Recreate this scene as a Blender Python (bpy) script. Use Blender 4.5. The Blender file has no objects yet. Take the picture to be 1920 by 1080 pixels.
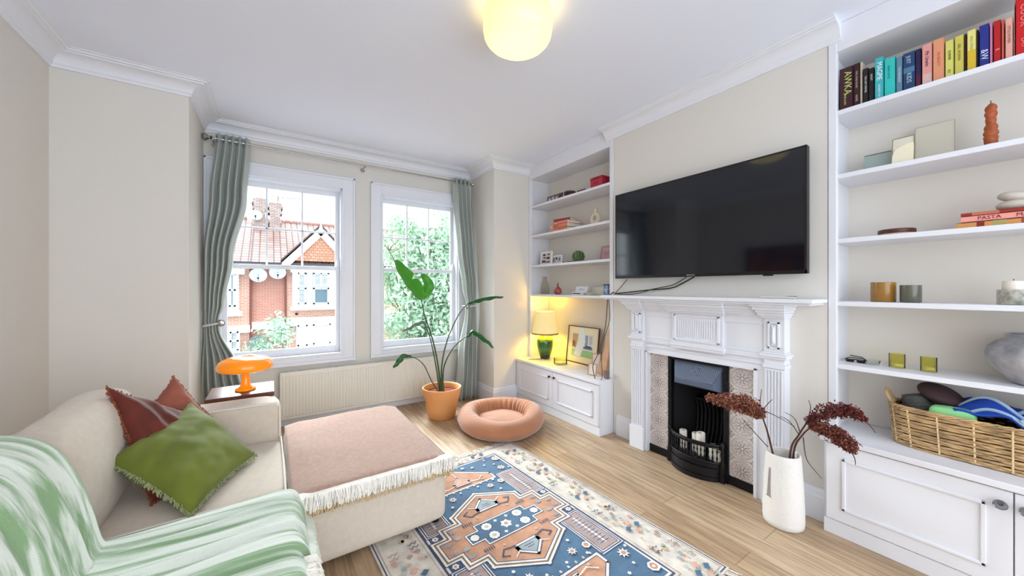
import bpy, math, random
from mathutils import Vector, Matrix, noise
random.seed(7)
SC = bpy.context.scene
COL = SC.collection
PI = math.pi
# ---------------------------------------------------------------- camera, world, sun, exposure
FPX = 675.43; TH = 0.59122; H = 1.25
cam_d = bpy.data.cameras.new('camera'); cam = bpy.data.objects.new('camera', cam_d); COL.objects.link(cam)
cam_d.sensor_width = 36.0; cam_d.lens = FPX / 1920.0 * 36.0
cam_d.clip_start = 0.02; cam_d.clip_end = 300
cam.location = (0, 0, H); cam.rotation_euler = (PI / 2, 0, -TH)
SC.camera = cam
SC.view_settings.view_transform = 'Standard'
SC.view_settings.look = 'None'
SC.view_settings.gamma = 1.0
SC.view_settings.use_curve_mapping = False
SC.view_settings.exposure = 2.2

def lin(c):
    out = []
    for v in c[:3]:
        v = v / 255.0
        out.append(v / 12.92 if v <= 0.04045 else ((v + 0.055) / 1.055) ** 2.4)
    return (out[0], out[1], out[2], 1.0)

world = bpy.data.worlds.new('overcast_sky'); SC.world = world; world.use_nodes = True
nt = world.node_tree; nt.nodes.clear()
wo = nt.nodes.new('ShaderNodeOutputWorld'); bg = nt.nodes.new('ShaderNodeBackground')
tc = nt.nodes.new('ShaderNodeTexCoord'); ns = nt.nodes.new('ShaderNodeTexNoise'); ns.inputs['Scale'].default_value = 2.2
ns.inputs['Detail'].default_value = 5
cr = nt.nodes.new('ShaderNodeValToRGB')
cr.color_ramp.elements[0].position = 0.38; cr.color_ramp.elements[0].color = (0.70, 0.84, 1.0, 1)
cr.color_ramp.elements[1].position = 0.56; cr.color_ramp.elements[1].color = (0.93, 0.965, 1, 1)
nt.links.new(tc.outputs['Generated'], ns.inputs['Vector']); nt.links.new(ns.outputs['Fac'], cr.inputs['Fac'])
nt.links.new(cr.outputs['Color'], bg.inputs['Color']); bg.inputs['Strength'].default_value = 0.82
nt.links.new(bg.outputs['Background'], wo.inputs['Surface'])

sd = bpy.data.lights.new('soft_daylight', 'SUN'); so = bpy.data.objects.new('soft_daylight', sd); COL.objects.link(so)
sd.energy = 4.2; sd.angle = math.radians(50); sd.color = (0.93, 0.97, 1.0)
so.rotation_euler = Vector((0.1, -0.80, -0.58)).to_track_quat('-Z', 'Y').to_euler()

# ---------------------------------------------------------------- measuring helpers: a pixel of the photograph met with a plane of the room
_s, _c = math.sin(TH), math.cos(TH)
def ray(px, py):
    a = (px - 960) / FPX; b = -(py - 540) / FPX
    return (_s + a * _c, _c - a * _s, b)
def onX(px, py, x):
    r = ray(px, py); t = x / r[0]; return Vector((x, r[1] * t, H + r[2] * t))
def onY(px, py, y):
    r = ray(px, py); t = y / r[1]; return Vector((r[0] * t, y, H + r[2] * t))
def onZ(px, py, z):
    r = ray(px, py); t = (z - H) / r[2]; return Vector((r[0] * t, r[1] * t, z))
def onW(px, py, w):
    r = ray(px, py); return Vector((r[0] * w, r[1] * w, H + r[2] * w))

# ---------------------------------------------------------------- materials
MATS = {}
def M(name, col, rough=0.6, metal=0.0, var=0.0, vscale=8.0, bump=0.0, bscale=60.0, spec=0.5, emit=None, estr=0.0,
      stretch=None, trans=0.0, ior=1.45, coat=0.0, sheen=0.0, col2=None):
    if name in MATS: return MATS[name]
    m = bpy.data.materials.new(name); MATS[name] = m; m.use_nodes = True
    t = m.node_tree; p = t.nodes['Principled BSDF']
    p.inputs['Base Color'].default_value = lin(col); p.inputs['Roughness'].default_value = rough
    p.inputs['Metallic'].default_value = metal; p.inputs['Specular IOR Level'].default_value = spec
    p.inputs['Transmission Weight'].default_value = trans; p.inputs['IOR'].default_value = ior
    p.inputs['Coat Weight'].default_value = coat; p.inputs['Sheen Weight'].default_value = sheen
    if emit: p.inputs['Emission Color'].default_value = emit; p.inputs['Emission Strength'].default_value = estr
    tc = t.nodes.new('ShaderNodeTexCoord'); mp = t.nodes.new('ShaderNodeMapping')
    t.links.new(tc.outputs['Object'], mp.inputs['Vector'])
    if stretch: mp.inputs['Scale'].default_value = stretch
    if var > 0 or col2:
        n = t.nodes.new('ShaderNodeTexNoise'); n.inputs['Scale'].default_value = vscale; n.inputs['Detail'].default_value = 4
        r = t.nodes.new('ShaderNodeValToRGB')
        c = lin(col); r.color_ramp.elements[0].position = 0.3; r.color_ramp.elements[1].position = 0.7
        r.color_ramp.elements[0].color = lin(col2) if col2 else tuple(v * (1 - var) for v in c[:3]) + (1,)
        r.color_ramp.elements[1].color = c if col2 else tuple(min(1, v * (1 + var * 0.6)) for v in c[:3]) + (1,)
        t.links.new(mp.outputs[0], n.inputs['Vector']); t.links.new(n.outputs['Fac'], r.inputs['Fac'])
        t.links.new(r.outputs['Color'], p.inputs['Base Color'])
    if bump > 0:
        n2 = t.nodes.new('ShaderNodeTexNoise'); n2.inputs['Scale'].default_value = bscale; n2.inputs['Detail'].default_value = 3
        b = t.nodes.new('ShaderNodeBump'); b.inputs['Strength'].default_value = bump; b.inputs['Distance'].default_value = 0.01
        t.links.new(mp.outputs[0], n2.inputs['Vector']); t.links.new(n2.outputs['Fac'], b.inputs['Height'])
        t.links.new(b.outputs['Normal'], p.inputs['Normal'])
    return m

def glassy(name, tint=(255, 255, 255), gloss=0.10, rough=0.02):
    """clear pane or vessel: see-through with a sheen"""
    if name in MATS: return MATS[name]
    m = bpy.data.materials.new(name); MATS[name] = m; m.use_nodes = True
    t = m.node_tree; t.nodes.remove(t.nodes['Principled BSDF']); o = t.nodes['Material Output']
    tr = t.nodes.new('ShaderNodeBsdfTransparent'); tr.inputs['Color'].default_value = lin(tint)
    g = t.nodes.new('ShaderNodeBsdfGlossy'); g.inputs['Roughness'].default_value = rough
    lw = t.nodes.new('ShaderNodeLayerWeight'); lw.inputs['Blend'].default_value = gloss
    mx = t.nodes.new('ShaderNodeMixShader')
    t.links.new(lw.outputs['Fresnel'], mx.inputs['Fac']); t.links.new(tr.outputs[0], mx.inputs[1]); t.links.new(g.outputs[0], mx.inputs[2])
    t.links.new(mx.outputs[0], o.inputs['Surface'])
    return m

def brickmat(name, c1, c2, mortar, bw, rh, msize=0.01, axes='XZ', offset=0.5, rough=0.8, bump=0.3, grain=None, scale=1.0, squash=None, bias=0.0):
    if name in MATS: return MATS[name]
    m = bpy.data.materials.new(name); MATS[name] = m; m.use_nodes = True
    t = m.node_tree; p = t.nodes['Principled BSDF']; p.inputs['Roughness'].default_value = rough
    tc = t.nodes.new('ShaderNodeTexCoord'); sp = t.nodes.new('ShaderNodeSeparateXYZ'); cb = t.nodes.new('ShaderNodeCombineXYZ')
    t.links.new(tc.outputs['Object'], sp.inputs[0])
    t.links.new(sp.outputs[axes[0]], cb.inputs['X']); t.links.new(sp.outputs[axes[1]], cb.inputs['Y'])
    b = t.nodes.new('ShaderNodeTexBrick'); b.offset = offset
    b.inputs['Scale'].default_value = 1.0; b.inputs['Brick Width'].default_value = bw; b.inputs['Row Height'].default_value = rh
    b.inputs['Mortar Size'].default_value = msize; b.inputs['Mortar Smooth'].default_value = 0.1; b.inputs['Bias'].default_value = bias
    b.inputs['Color1'].default_value = lin(c1); b.inputs['Color2'].default_value = lin(c2); b.inputs['Mortar'].default_value = lin(mortar)
    t.links.new(cb.outputs[0], b.inputs['Vector'])
    out = b.outputs['Color']
    if grain:
        mp = t.nodes.new('ShaderNodeMapping'); mp.inputs['Scale'].default_value = grain['stretch']
        t.links.new(tc.outputs['Object'], mp.inputs['Vector'])
        n = t.nodes.new('ShaderNodeTexNoise'); n.inputs['Scale'].default_value = grain['scale']; n.inputs['Detail'].default_value = 6
        n.inputs['Roughness'].default_value = 0.65
        r = t.nodes.new('ShaderNodeValToRGB'); r.color_ramp.elements[0].position = 0.32; r.color_ramp.elements[1].position = 0.62
        g = grain['dark']; r.color_ramp.elements[0].color = (g, g * 0.94, g * 0.86, 1); r.color_ramp.elements[1].color = (1, 1, 1, 1)
        mx = t.nodes.new('ShaderNodeMix'); mx.data_type = 'RGBA'; mx.blend_type = 'MULTIPLY'; mx.inputs['Factor'].default_value = 1
        t.links.new(mp.outputs[0], n.inputs['Vector']); t.links.new(n.outputs['Fac'], r.inputs['Fac'])
        t.links.new(out, mx.inputs['A']); t.links.new(r.outputs['Color'], mx.inputs['B']); out = mx.outputs['Result']
    t.links.new(out, p.inputs['Base Color'])
    bp = t.nodes.new('ShaderNodeBump'); bp.inputs['Strength'].default_value = bump; bp.inputs['Distance'].default_value = 0.01; bp.invert = True
    t.links.new(b.outputs['Fac'], bp.inputs['Height']); t.links.new(bp.outputs['Normal'], p.inputs['Normal'])
    return m

# ---------------------------------------------------------------- mesh helpers
ORG = {}
class B:
    def __init__(s): s.v = []; s.f = []; s.m = []; s.mi = 0; s.X = None
    def add(s, vs, fs):
        o = len(s.v)
        for p in vs:
            p = Vector(p)
            if s.X: p = s.X @ p
            s.v.append(p)
        for f in fs: s.f.append([o + i for i in f]); s.m.append(s.mi)
        return s
    def box(s, x0, x1, y0, y1, z0, z1):
        x0, x1 = min(x0, x1), max(x0, x1); y0, y1 = min(y0, y1), max(y0, y1); z0, z1 = min(z0, z1), max(z0, z1)
        return s.add([(x0,y0,z0),(x1,y0,z0),(x1,y1,z0),(x0,y1,z0),(x0,y0,z1),(x1,y0,z1),(x1,y1,z1),(x0,y1,z1)],
                     [(0,3,2,1),(4,5,6,7),(0,1,5,4),(1,2,6,5),(2,3,7,6),(3,0,4,7)])
    def prism(s, pts, d):      # pts: planar outline (3D, ordered), d: extrusion vector
        n = len(pts); d = Vector(d)
        vs = [Vector(p) for p in pts] + [Vector(p) + d for p in pts]
        fs = [list(range(n))[::-1], list(range(n, 2 * n))] + [(i, (i+1) % n, n + (i+1) % n, n + i) for i in range(n)]
        return s.add(vs, fs)
    def lathe(s, prof, c=(0,0,0), n=32, closed=False, fn=None):
        c = Vector(c); vs = []; fs = []; k = len(prof)
        for i in range(n):
            a = 2 * PI * i / n
            for j, (r, z) in enumerate(prof):
                if fn: r, z = fn(a, j, r, z)
                vs.append(c + Vector((r * math.cos(a), r * math.sin(a), z)))
        for i in range(n):
            i2 = (i + 1) % n
            for j in range(k - 1 if not closed else k):
                j2 = (j + 1) % k
                fs.append((i*k+j, i2*k+j, i2*k+j2, i*k+j2))
        if not closed:
            if prof[0][0] > 1e-5: fs.append([i*k for i in range(n)][::-1])
            if prof[-1][0] > 1e-5: fs.append([i*k+k-1 for i in range(n)])
        return s.add(vs, fs)
    def open_lathe(s, prof, c=(0,0,0), n=32): return s.lathe(prof + [(max(r - .003, 1e-4), z) for r, z in prof[::-1]], c, n, closed=True)
    def tube(s, pts, r, n=8, cap=True):
        pts = [Vector(p) for p in pts]; k = len(pts)
        rr = r if isinstance(r, (list, tuple)) else [r] * k
        vs = []; fs = []; up = None
        for i, p in enumerate(pts):
            d = (pts[min(i+1, k-1)] - pts[max(i-1, 0)])
            if d.length < 1e-9: d = Vector((0, 0, 1))
            d.normalize()
            if up is None: up = d.orthogonal().normalized()
            else:
                up = (up - d * up.dot(d))
                up = up.normalized() if up.length > 1e-6 else d.orthogonal().normalized()
            w = d.cross(up)
            for j in range(n):
                a = 2 * PI * j / n
                vs.append(p + (up * math.cos(a) + w * math.sin(a)) * rr[i])
        for i in range(k - 1):
            for j in range(n): fs.append((i*n+j, i*n+(j+1)%n, (i+1)*n+(j+1)%n, (i+1)*n+j))
        if cap: fs.append(list(range(n))[::-1]); fs.append([(k-1)*n+j for j in range(n)])
        return s.add(vs, fs)
    def cyl(s, p0, p1, r0, r1=None, n=24): return s.tube([p0, p1], [r0, r0 if r1 is None else r1], n)
    def grid(s, fn, nu, nv, wrapu=False):
        vs = [fn(i / (nu if wrapu else nu - 1.0), j / (nv - 1.0)) for i in range(nu) for j in range(nv)]
        fs = []
        for i in range(nu if wrapu else nu - 1):
            for j in range(nv - 1):
                i2 = (i + 1) % nu
                fs.append((i*nv+j, i2*nv+j, i2*nv+j+1, i*nv+j+1))
        return s.add(vs, fs)
    def sheet(s, fn, nu, nv, th):   # closed thin sheet: fn gives the top point, th its thickness (along the local normal)
        P = [[Vector(fn(i/(nu-1.0), j/(nv-1.0))) for j in range(nv)] for i in range(nu)]
        vs = []; N = []
        for i in range(nu):
            for j in range(nv):
                du = P[min(i+1,nu-1)][j] - P[max(i-1,0)][j]; dv = P[i][min(j+1,nv-1)] - P[i][max(j-1,0)]
                nn = du.cross(dv); nn = nn.normalized() if nn.length > 1e-9 else Vector((0,0,1)); N.append(nn)
        top = [P[i][j] + N[i*nv+j]*th*.5 for i in range(nu) for j in range(nv)]
        bot = [P[i][j] - N[i*nv+j]*th*.5 for i in range(nu) for j in range(nv)]
        o = nu * nv; fs = []
        for i in range(nu-1):
            for j in range(nv-1):
                a, b_, c_, d_ = i*nv+j, (i+1)*nv+j, (i+1)*nv+j+1, i*nv+j+1
                fs.append((a, b_, c_, d_)); fs.append((o+d_, o+c_, o+b_, o+a))
        for i in range(nu-1):
            a, b_ = i*nv, (i+1)*nv; fs.append((b_, a, o+a, o+b_))
            a, b_ = i*nv+nv-1, (i+1)*nv+nv-1; fs.append((a, b_, o+b_, o+a))
        for j in range(nv-1):
            a, b_ = j, j+1; fs.append((a, b_, o+b_, o+a))
            a, b_ = (nu-1)*nv+j, (nu-1)*nv+j+1; fs.append((b_, a, o+a, o+b_))
        return s.add(top + bot, fs)
    def softbox(s, x0, x1, y0, y1, z0, z1, n=10, k=9, puff=0.03, wr=0.0, wscale=6.0, seed=0.0, fn=None):
        c = Vector(((x0+x1)/2, (y0+y1)/2, (z0+z1)/2)); h = Vector((abs(x1-x0)/2, abs(y1-y0)/2, abs(z1-z0)/2))
        idx = {}; vs = []; fs = []
        def vid(q):
            key = (round(q[0], 5), round(q[1], 5), round(q[2], 5))
            if key in idx: return idx[key]
            x, y, z = q
            kk = (abs(x)**k + abs(y)**k + abs(z)**k) ** (1.0/k)
            x, y, z = x/kk, y/kk, z/kk
            px = x*h.x + (1 if x>0 else -1)*puff*abs(x)**4*(1-y*y)*(1-z*z)
            py = y*h.y + (1 if y>0 else -1)*puff*abs(y)**4*(1-x*x)*(1-z*z)
            pz = z*h.z + (1 if z>0 else -1)*puff*abs(z)**4*(1-y*y)*(1-x*x)
            p = c + Vector((px, py, pz))
            if wr:
                nn = noise.noise_vector(p*wscale + Vector((seed, seed*2, seed*3))); p = p + nn*wr
            if fn: p = fn(p)
            idx[key] = len(vs); vs.append(p); return idx[key]
        t = [math.sin((i/n - .5)*PI)*.35 + (i/n*2-1)*.65 for i in range(n+1)]
        for ax in range(3):
            for sg in (-1, 1):
                for i in range(n):
                    for j in range(n):
                        q = []
                        for (a, b_) in ((i,j),(i+1,j),(i+1,j+1),(i,j+1)):
                            w = [0,0,0]; w[ax] = sg; w[(ax+1)%3] = t[a]; w[(ax+2)%3] = t[b_]; q.append(vid(w))
                        fs.append(q if sg > 0 else q[::-1])
        return s.add(vs, fs)
    def obj(s, name, mat, parent=None, bevel=0.0, smooth=False, solid=0.0, sub=0, angle=40):
        if not s.v: s.add([(0,0,0),(0,0,.001),(0,.001,0)], [(0,1,2)])
        if parent is not None: org = ORG[parent.name]
        else:
            xs = [p.x for p in s.v]; ys = [p.y for p in s.v]; zs = [p.z for p in s.v]
            org = Vector(((min(xs)+max(xs))/2, (min(ys)+max(ys))/2, min(zs)))
        me = bpy.data.meshes.new(name); me.from_pydata([p - org for p in s.v], [], s.f)
        mats = mat if isinstance(mat, (list, tuple)) else [mat]
        for mm in mats: me.materials.append(mm)
        if len(mats) > 1: me.polygons.foreach_set('material_index', s.m)
        me.polygons.foreach_set('use_smooth', [bool(smooth)] * len(me.polygons))
        me.update()
        if smooth and smooth != 'all':
            try: me.set_sharp_from_angle(angle=math.radians(angle))
            except Exception: pass
        o = bpy.data.objects.new(name, me); COL.objects.link(o)
        ORG[o.name] = org
        if parent is not None: o.parent = parent
        else: o.location = org
        if bevel > 0:
            bm_ = o.modifiers.new('bevel', 'BEVEL'); bm_.width = bevel; bm_.segments = 2; bm_.limit_method = 'ANGLE'
        if solid > 0:
            sm = o.modifiers.new('solidify', 'SOLIDIFY'); sm.thickness = solid; sm.offset = 0
        if sub: ss = o.modifiers.new('subsurf', 'SUBSURF'); ss.levels = sub; ss.render_levels = sub
        return o

def thing(name, label, cat, loc=(0,0,0), group=None):
    o = bpy.data.objects.new(name, None); COL.objects.link(o); o.location = loc; o.empty_display_size = .05
    ORG[o.name] = Vector(loc); o['label'] = label; o['category'] = cat
    if group: o['group'] = group
    return o
def tag(o, label, cat, group=None, kind=None):
    o['label'] = label; o['category'] = cat
    if group: o['group'] = group
    if kind: o['kind'] = kind
    return o
def struct(o, label=None):
    o['kind'] = 'structure'
    if label: o['label'] = label
    return o
def group_root(name, loc):
    o = bpy.data.objects.new(name, None); COL.objects.link(o); o.location = loc; o.empty_display_size = .05
    ORG[o.name] = Vector(loc); o['kind'] = 'structure'; return o

def letters(text, size, mat, parent, mtx, name='lettering', extr=0.0004, align='CENTER'):
    """the words as a mesh; mtx maps the text's own xy plane into the room"""
    cu = bpy.data.curves.new('t', 'FONT'); cu.body = text; cu.size = size; cu.extrude = extr; cu.align_x = align; cu.align_y = 'CENTER'
    cu.resolution_u = 2
    to = bpy.data.objects.new('t', cu); COL.objects.link(to)
    dg = bpy.context.evaluated_depsgraph_get(); dg.update()
    me = bpy.data.meshes.new_from_object(to.evaluated_get(dg)); bpy.data.objects.remove(to)
    vs = [mtx @ v.co for v in me.vertices]; fs = [list(p.vertices) for p in me.polygons]
    b = B(); b.add(vs, fs); bpy.data.meshes.remove(me); bpy.data.curves.remove(cu)
    return b.obj(name, mat, parent)
def frame_mtx(o, xd, yd):
    xd = Vector(xd).normalized(); yd = Vector(yd).normalized(); zd = xd.cross(yd)
    m = Matrix((xd, yd, zd)).transposed().to_4x4(); m.translation = Vector(o); return m

def sweep(b, path, prof, z, closed_ends=True):
    """moulding along a wall line; the room lies to the right of the direction of travel"""
    n = len(path); rings = []
    for i, p in enumerate(path):
        p = Vector((p[0], p[1]))
        dirs = []
        if i > 0: dirs.append((p - Vector(path[i-1][:2])).normalized())
        if i < n-1: dirs.append((Vector(path[i+1][:2]) - p).normalized())
        nm = [Vector((d.y, -d.x)) for d in dirs]
        if len(nm) == 2:
            m = nm[0] + nm[1]; m = m / (m.length_squared / 2.0) if m.length > 1e-6 else nm[0]
        else: m = nm[0]
        rings.append([(p.x + m.x*d, p.y + m.y*d, z + h) for d, h in prof])
    k = len(prof); vs = [q for r in rings for q in r]; fs = []
    for i in range(n-1):
        for j in range(k):
            fs.append((i*k+j, i*k+(j+1)%k, (i+1)*k+(j+1)%k, (i+1)*k+j))
    fs.append(list(range(k))); fs.append([(n-1)*k+j for j in range(k)][::-1])
    b.add(vs, fs)

def hooks(P0, P1, dirv, ln, r, n, jit=.3, down=(0,0,-1), grav=.4, seed=1):
    """a row of little hanging strands between two points"""
    rnd = random.Random(seed); b = B(); P0 = Vector(P0); P1 = Vector(P1); dirv = Vector(dirv); down = Vector(down)
    side = (P1 - P0).normalized()
    for i in range(n):
        p = P0.lerp(P1, (i + rnd.random()) / n)
        d = (dirv + side * rnd.uniform(-jit, jit)).normalized(); L = ln * rnd.uniform(.7, 1.15)
        q1 = p + d*L*.5 + down*L*.12*grav; q2 = p + d*L*(1-.3*grav) + down*L*.6*grav + side*rnd.uniform(-.3,.3)*L*.5
        b.tube([p, q1, q2], [r, r*1.1, r*.5], 4)
    return b

# ---------------------------------------------------------------- shared materials
m_wall = M('wall_paint', (222, 217, 209), .85, bump=.05, bscale=220)
m_ceil = M('ceiling_paint', (234, 238, 250), .9)
m_trim = M('white_gloss_trim', (230, 231, 237), .35)
m_joinery = M('white_satin_joinery', (229, 229, 234), .45)
m_white = M('white_glaze', (226, 224, 222), .35)
m_chrome = M('brushed_steel', (170, 168, 165), .25, 1.0)
m_black = M('black_plastic', (14, 14, 16), .35)
m_pane = glassy('window_glass', (250, 253, 253), .04, .0)
m_paper = M('paper', (232, 226, 212), .8)
m_dark = M('dark_metal', (38, 36, 38), .4, .6)
m_oak = M('light_wood', (196, 158, 110), .5, var=.2, vscale=12, stretch=(1,6,6))
m_walnut = M('dark_wood', (92, 50, 36), .4, var=.3, vscale=10, stretch=(1,6,6))
# ================================================================ THE ROOM
XL = -1.065; XC = 2.465; XB = 2.76; YP = 3.23; YR = 3.33; XJ = -0.455; XK = 2.0; YW = 3.87; ZC = 2.63; YB = -1.6
m_floor = brickmat('oak_plank_floor', (205, 178, 146), (184, 154, 122), (140, 112, 84), 1.25, .145, .0016, 'YX', .37, .42, .08,
                   grain=dict(stretch=(16, 1.1, 1), scale=2.6, dark=.54))
struct(B().box(-1.2, 2.95, YB, 4.1, -.06, 0).obj('floor', m_floor))
struct(B().box(-1.2, 2.95, YB, 4.1, ZC, ZC + .1).obj('ceiling', m_ceil))
struct(B().box(-1.25, XL, YB, YP + .001, 0, ZC).obj('wall_left', m_wall))
struct(B().box(-1.25, XJ, YP, 4.1, 0, ZC).obj('wall_left_pier', m_wall))
struct(B().box(XK, 2.95, YR, 4.1, 0, ZC).obj('wall_right_pier', m_wall))
# window wall with two openings
W1 = (-.355, .590); W2 = (.962, 1.832); WZ = (.60, 2.225)
b = B()
for x0, x1 in ((XJ, W1[0]), (W1[1], W2[0]), (W2[1], XK)): b.box(x0, x1, YW, 4.1, 0, ZC)
for w in (W1, W2): b.box(w[0], w[1], YW, 4.1, 0, WZ[0]); b.box(w[0], w[1], YW, 4.1, WZ[1], ZC)
struct(b.obj('wall_window', m_wall))
# right wall: recess back, chimney breast with the hearth opening
b = B()
b.box(XB, XB + .15, YB, YR, 0, ZC)
struct(b.obj('wall_right', m_wall)); b = B()
b.box(XC, XB, 1.722, 2.095, 0, ZC); b.box(XC, XB, .655, .980, 0, ZC); b.box(XC, XB, .980, 1.722, .765, ZC)
struct(b.obj('wall_chimney', m_wall))
# cornice
PR = [(0,-.095),(.012,-.095),(.014,-.082),(.020,-.076)]
for i in range(9):
    a = i / 8.0 * PI / 2; PR.append((.022 + .066*(1-math.cos(a)), -.074 + .052*math.sin(a)))
PR += [(.090,-.016),(.104,-.014),(.108,-.006),(.122,-.004),(.122,.0),(0,.0)]
b = B(); sweep(b, [(XL, YB), (XL, YP), (XJ, YP), (XJ, YW), (XK, YW), (XK, YR), (XC, YR)], PR, ZC)
struct(b.obj('trim_1', m_trim, smooth=True, angle=25))
b = B(); sweep(b, [(XC, 2.17), (XC, .60)], PR, ZC)
struct(b.obj('trim_2', m_trim, smooth=True, angle=25))
# skirting boards
PB = [(0,0),(.018,0),(.018,.125),(.014,.135),(.012,.155),(.006,.165),(.004,.17),(0,.17)]
for nm, pth in (('baseboard_left', [(XL, YB), (XL, YP), (XJ, YP), (XJ, YW), (XK, YW), (XK, YR), (2.287, YR)]),
                ('baseboard_right', [(XC, 2.055), (XC, 1.872)]), ('baseboard_chimney', [(XC, .80), (XC, .658)])):
    b = B(); sweep(b, pth, PB, 0); struct(b.obj(nm, m_trim))

# ---------------------------------------------------------------- sash windows
def window(nm, ox, cas, bars, glass, hornx):
    r = group_root(nm, ((ox[0]+ox[1])/2, YW, WZ[0]))
    x0, x1 = ox; c0, c1 = cas; zt = 2.333; zs = .560
    b = B()   # architrave: flat board, raised outer bead, inner bead
    for (a, bb, z0, z1) in ((c0, x0, zs, zt), (x1, c1, zs, zt), (x0, x1, WZ[1], zt)):
        b.box(a, bb, YW - .022, YW, z0, z1)
    for (a, bb, z0, z1) in ((c0, c0+.018, zs, zt), (c1-.018, c1, zs, zt), (c0, c1, zt-.018, zt)): b.box(a, bb, YW-.034, YW-.02, z0, z1)
    for (a, bb, z0, z1) in ((x0-.012, x0+.004, WZ[0], WZ[1]), (x1-.004, x1+.012, WZ[0], WZ[1]), (x0, x1, WZ[1]-.004, WZ[1]+.012)): b.box(a, bb, YW-.030, YW, z0, z1)
    b.obj('architrave', m_trim, r, bevel=.003)
    b = B()   # box lining
    b.box(x0-.001, x0+.014, YW, 4.05, WZ[0], WZ[1]); b.box(x1-.014, x1+.001, YW, 4.05, WZ[0], WZ[1]); b.box(x0, x1, YW, 4.05, WZ[1]-.016, WZ[1])
    b.obj('window_lining', m_trim, r)
    b = B(); b.box(c0-.004, c1+.004, YW-.045, YW, zs-.022, zs+.004); b.box(x0, x1, YW-.012, 4.06, WZ[0]-.006, WZ[0]+.022); b.box(x0, x1, YW-.02, YW, zs, WZ[0])
    b.obj('window_sill', m_trim, r, bevel=.004)
    g0, g1 = glass
    def sash(name, y, z0, z1, top, bot, barsx, barz):
        b = B(); t = .034
        b.box(x0+.012, g0, y, y+t, z0, z1); b.box(g1, x1-.012, y, y+t, z0, z1)
        b.box(g0, g1, y, y+t, z1-top, z1); b.box(g0, g1, y, y+t, z0, z0+bot)
        for q in barsx: b.box(q-.008, q+.008, y+.006, y+t-.004, z0+bot, z1-top)
        for q in barz: b.box(g0, g1, y+.006, y+t-.004, q-.008, q+.008)
        o = b.obj(name, m_trim, r, bevel=.003)
        B().box(g0, g1, y+.016, y+.019, z0+bot, z1-top).obj('pane', m_pane, o)
        return o
    up = sash('upper_sash', 3.985, 1.425, 2.212, .046, .030, bars, [1.797])
    hb = B()
    for q in (x0+.03, x1-.03):
        hb.prism([(q-.016, 3.943, 1.462),(q+.016, 3.943, 1.462),(q+.016, 3.943, 1.50),(q+.006, 3.943, 1.53),(q-.006, 3.943, 1.53)], (0, .03, 0))
    lo = sash('lower_sash', 3.943, .616, 1.462, .036, .070, [], [])
    hb.obj('sash_horn', m_trim, lo)
    B().box((x0+x1)/2-.03, (x0+x1)/2+.03, 3.932, 3.944, 1.455, 1.475).obj('sash_lock', m_chrome, lo, bevel=.003)
window('window_1', W1, (-.452, .702), [-.026, .256], (-.308, .540), 0)
window('window_2', W2, (.850, 1.945), [1.268, 1.519], (1.008, 1.786), 0)
# ================================================================ BUILT-IN JOINERY
SH = [2.178, 1.845, 1.508, 1.180, .853]     # tops of the shelves
def shelving(y0, y1, shelves, label, post0, post1, zbot):
    r = thing('alcove_bookcase', label, 'bookcase', ((XC+XB)/2, (y0+y1)/2, zbot))
    yl, yh = min(y0, y1), max(y0, y1)
    B().box(XB-.012, XB-.002, yl+.002, yh-.002, zbot, ZC-.001).obj('back_panel', M('warm_white_back', (228, 221, 210), .7), r)
    for (a, bb) in (post0, post1):
        B().box(XC-.004, XC+.030, a, bb, zbot, 2.54).obj('face_post', m_joinery, r, bevel=.003)
    B().box(XC+.030, XB-.012, yh-.018, yh-.002, zbot, ZC-.001).obj('side_panel', m_joinery, r)
    B().box(XC+.030, XB-.012, yl+.002, yl+.018, zbot, ZC-.001).obj('side_panel', m_joinery, r)
    B().box(XC-.002, XC+.025, yl+.002, yh-.002, 2.485, ZC-.001).obj('header', m_joinery, r, bevel=.002)
    B().box(XC+.025, XB-.012, yl+.018, yh-.018, 2.487, 2.503).obj('header_soffit', m_joinery, r)
    for z in shelves:
        B().box(XC+.001, XB-.012, yl+.018, yh-.018, z-.024, z).obj('shelf', m_joinery, r, bevel=.002)
    return r
shelving(2.095, 3.33, SH[:4], 'white painted alcove shelving beside the window, above the green lamp', (3.289, 3.328), (2.097, 2.138), .466)
shelving(-.62, .655, SH, 'white painted alcove shelving right of the television, tallest rows full of books', (.618, .653), (-.618, -.58), .498)

def door(r, xf, ya, yb, z0, z1, knob_y, knob_z, mat_knob, kr):
    d = B(); d.box(xf-.018, xf, ya, yb, z0, z1); 
    o = d.obj('door', m_joinery, r, bevel=.002)
    lo, hi = min(ya, yb), max(ya, yb); m = .062
    mo = B()
    for (a, bb, c, e) in ((lo+m, hi-m, z0+m, z0+m+.014), (lo+m, hi-m, z1-m-.014, z1-m), (lo+m, lo+m+.014, z0+m, z1-m), (hi-m-.014, hi-m, z0+m, z1-m)):
        mo.box(xf-.027, xf-.017, a, bb, c, e)
    mo.obj('panel_moulding', m_joinery, o, bevel=.003)
    k = B(); k.X = Matrix.Translation((xf-.018, knob_y, knob_z)) @ Matrix.Rotation(-PI/2, 4, 'Y')
    k.lathe([(kr*.45, 0), (kr*.4, kr*.7), (kr*.9, kr*.95), (kr, kr*1.3), (kr*.8, kr*1.65), (0.0001, kr*1.8)], (0,0,0), 20)
    k.obj('knob', mat_knob, o, smooth=True)
m_knobd = M('dark_copper_knob', (66, 34, 34), .25, .8)
m_knobg = glassy('glass_knob', (205, 208, 214), .35, .05)
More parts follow.
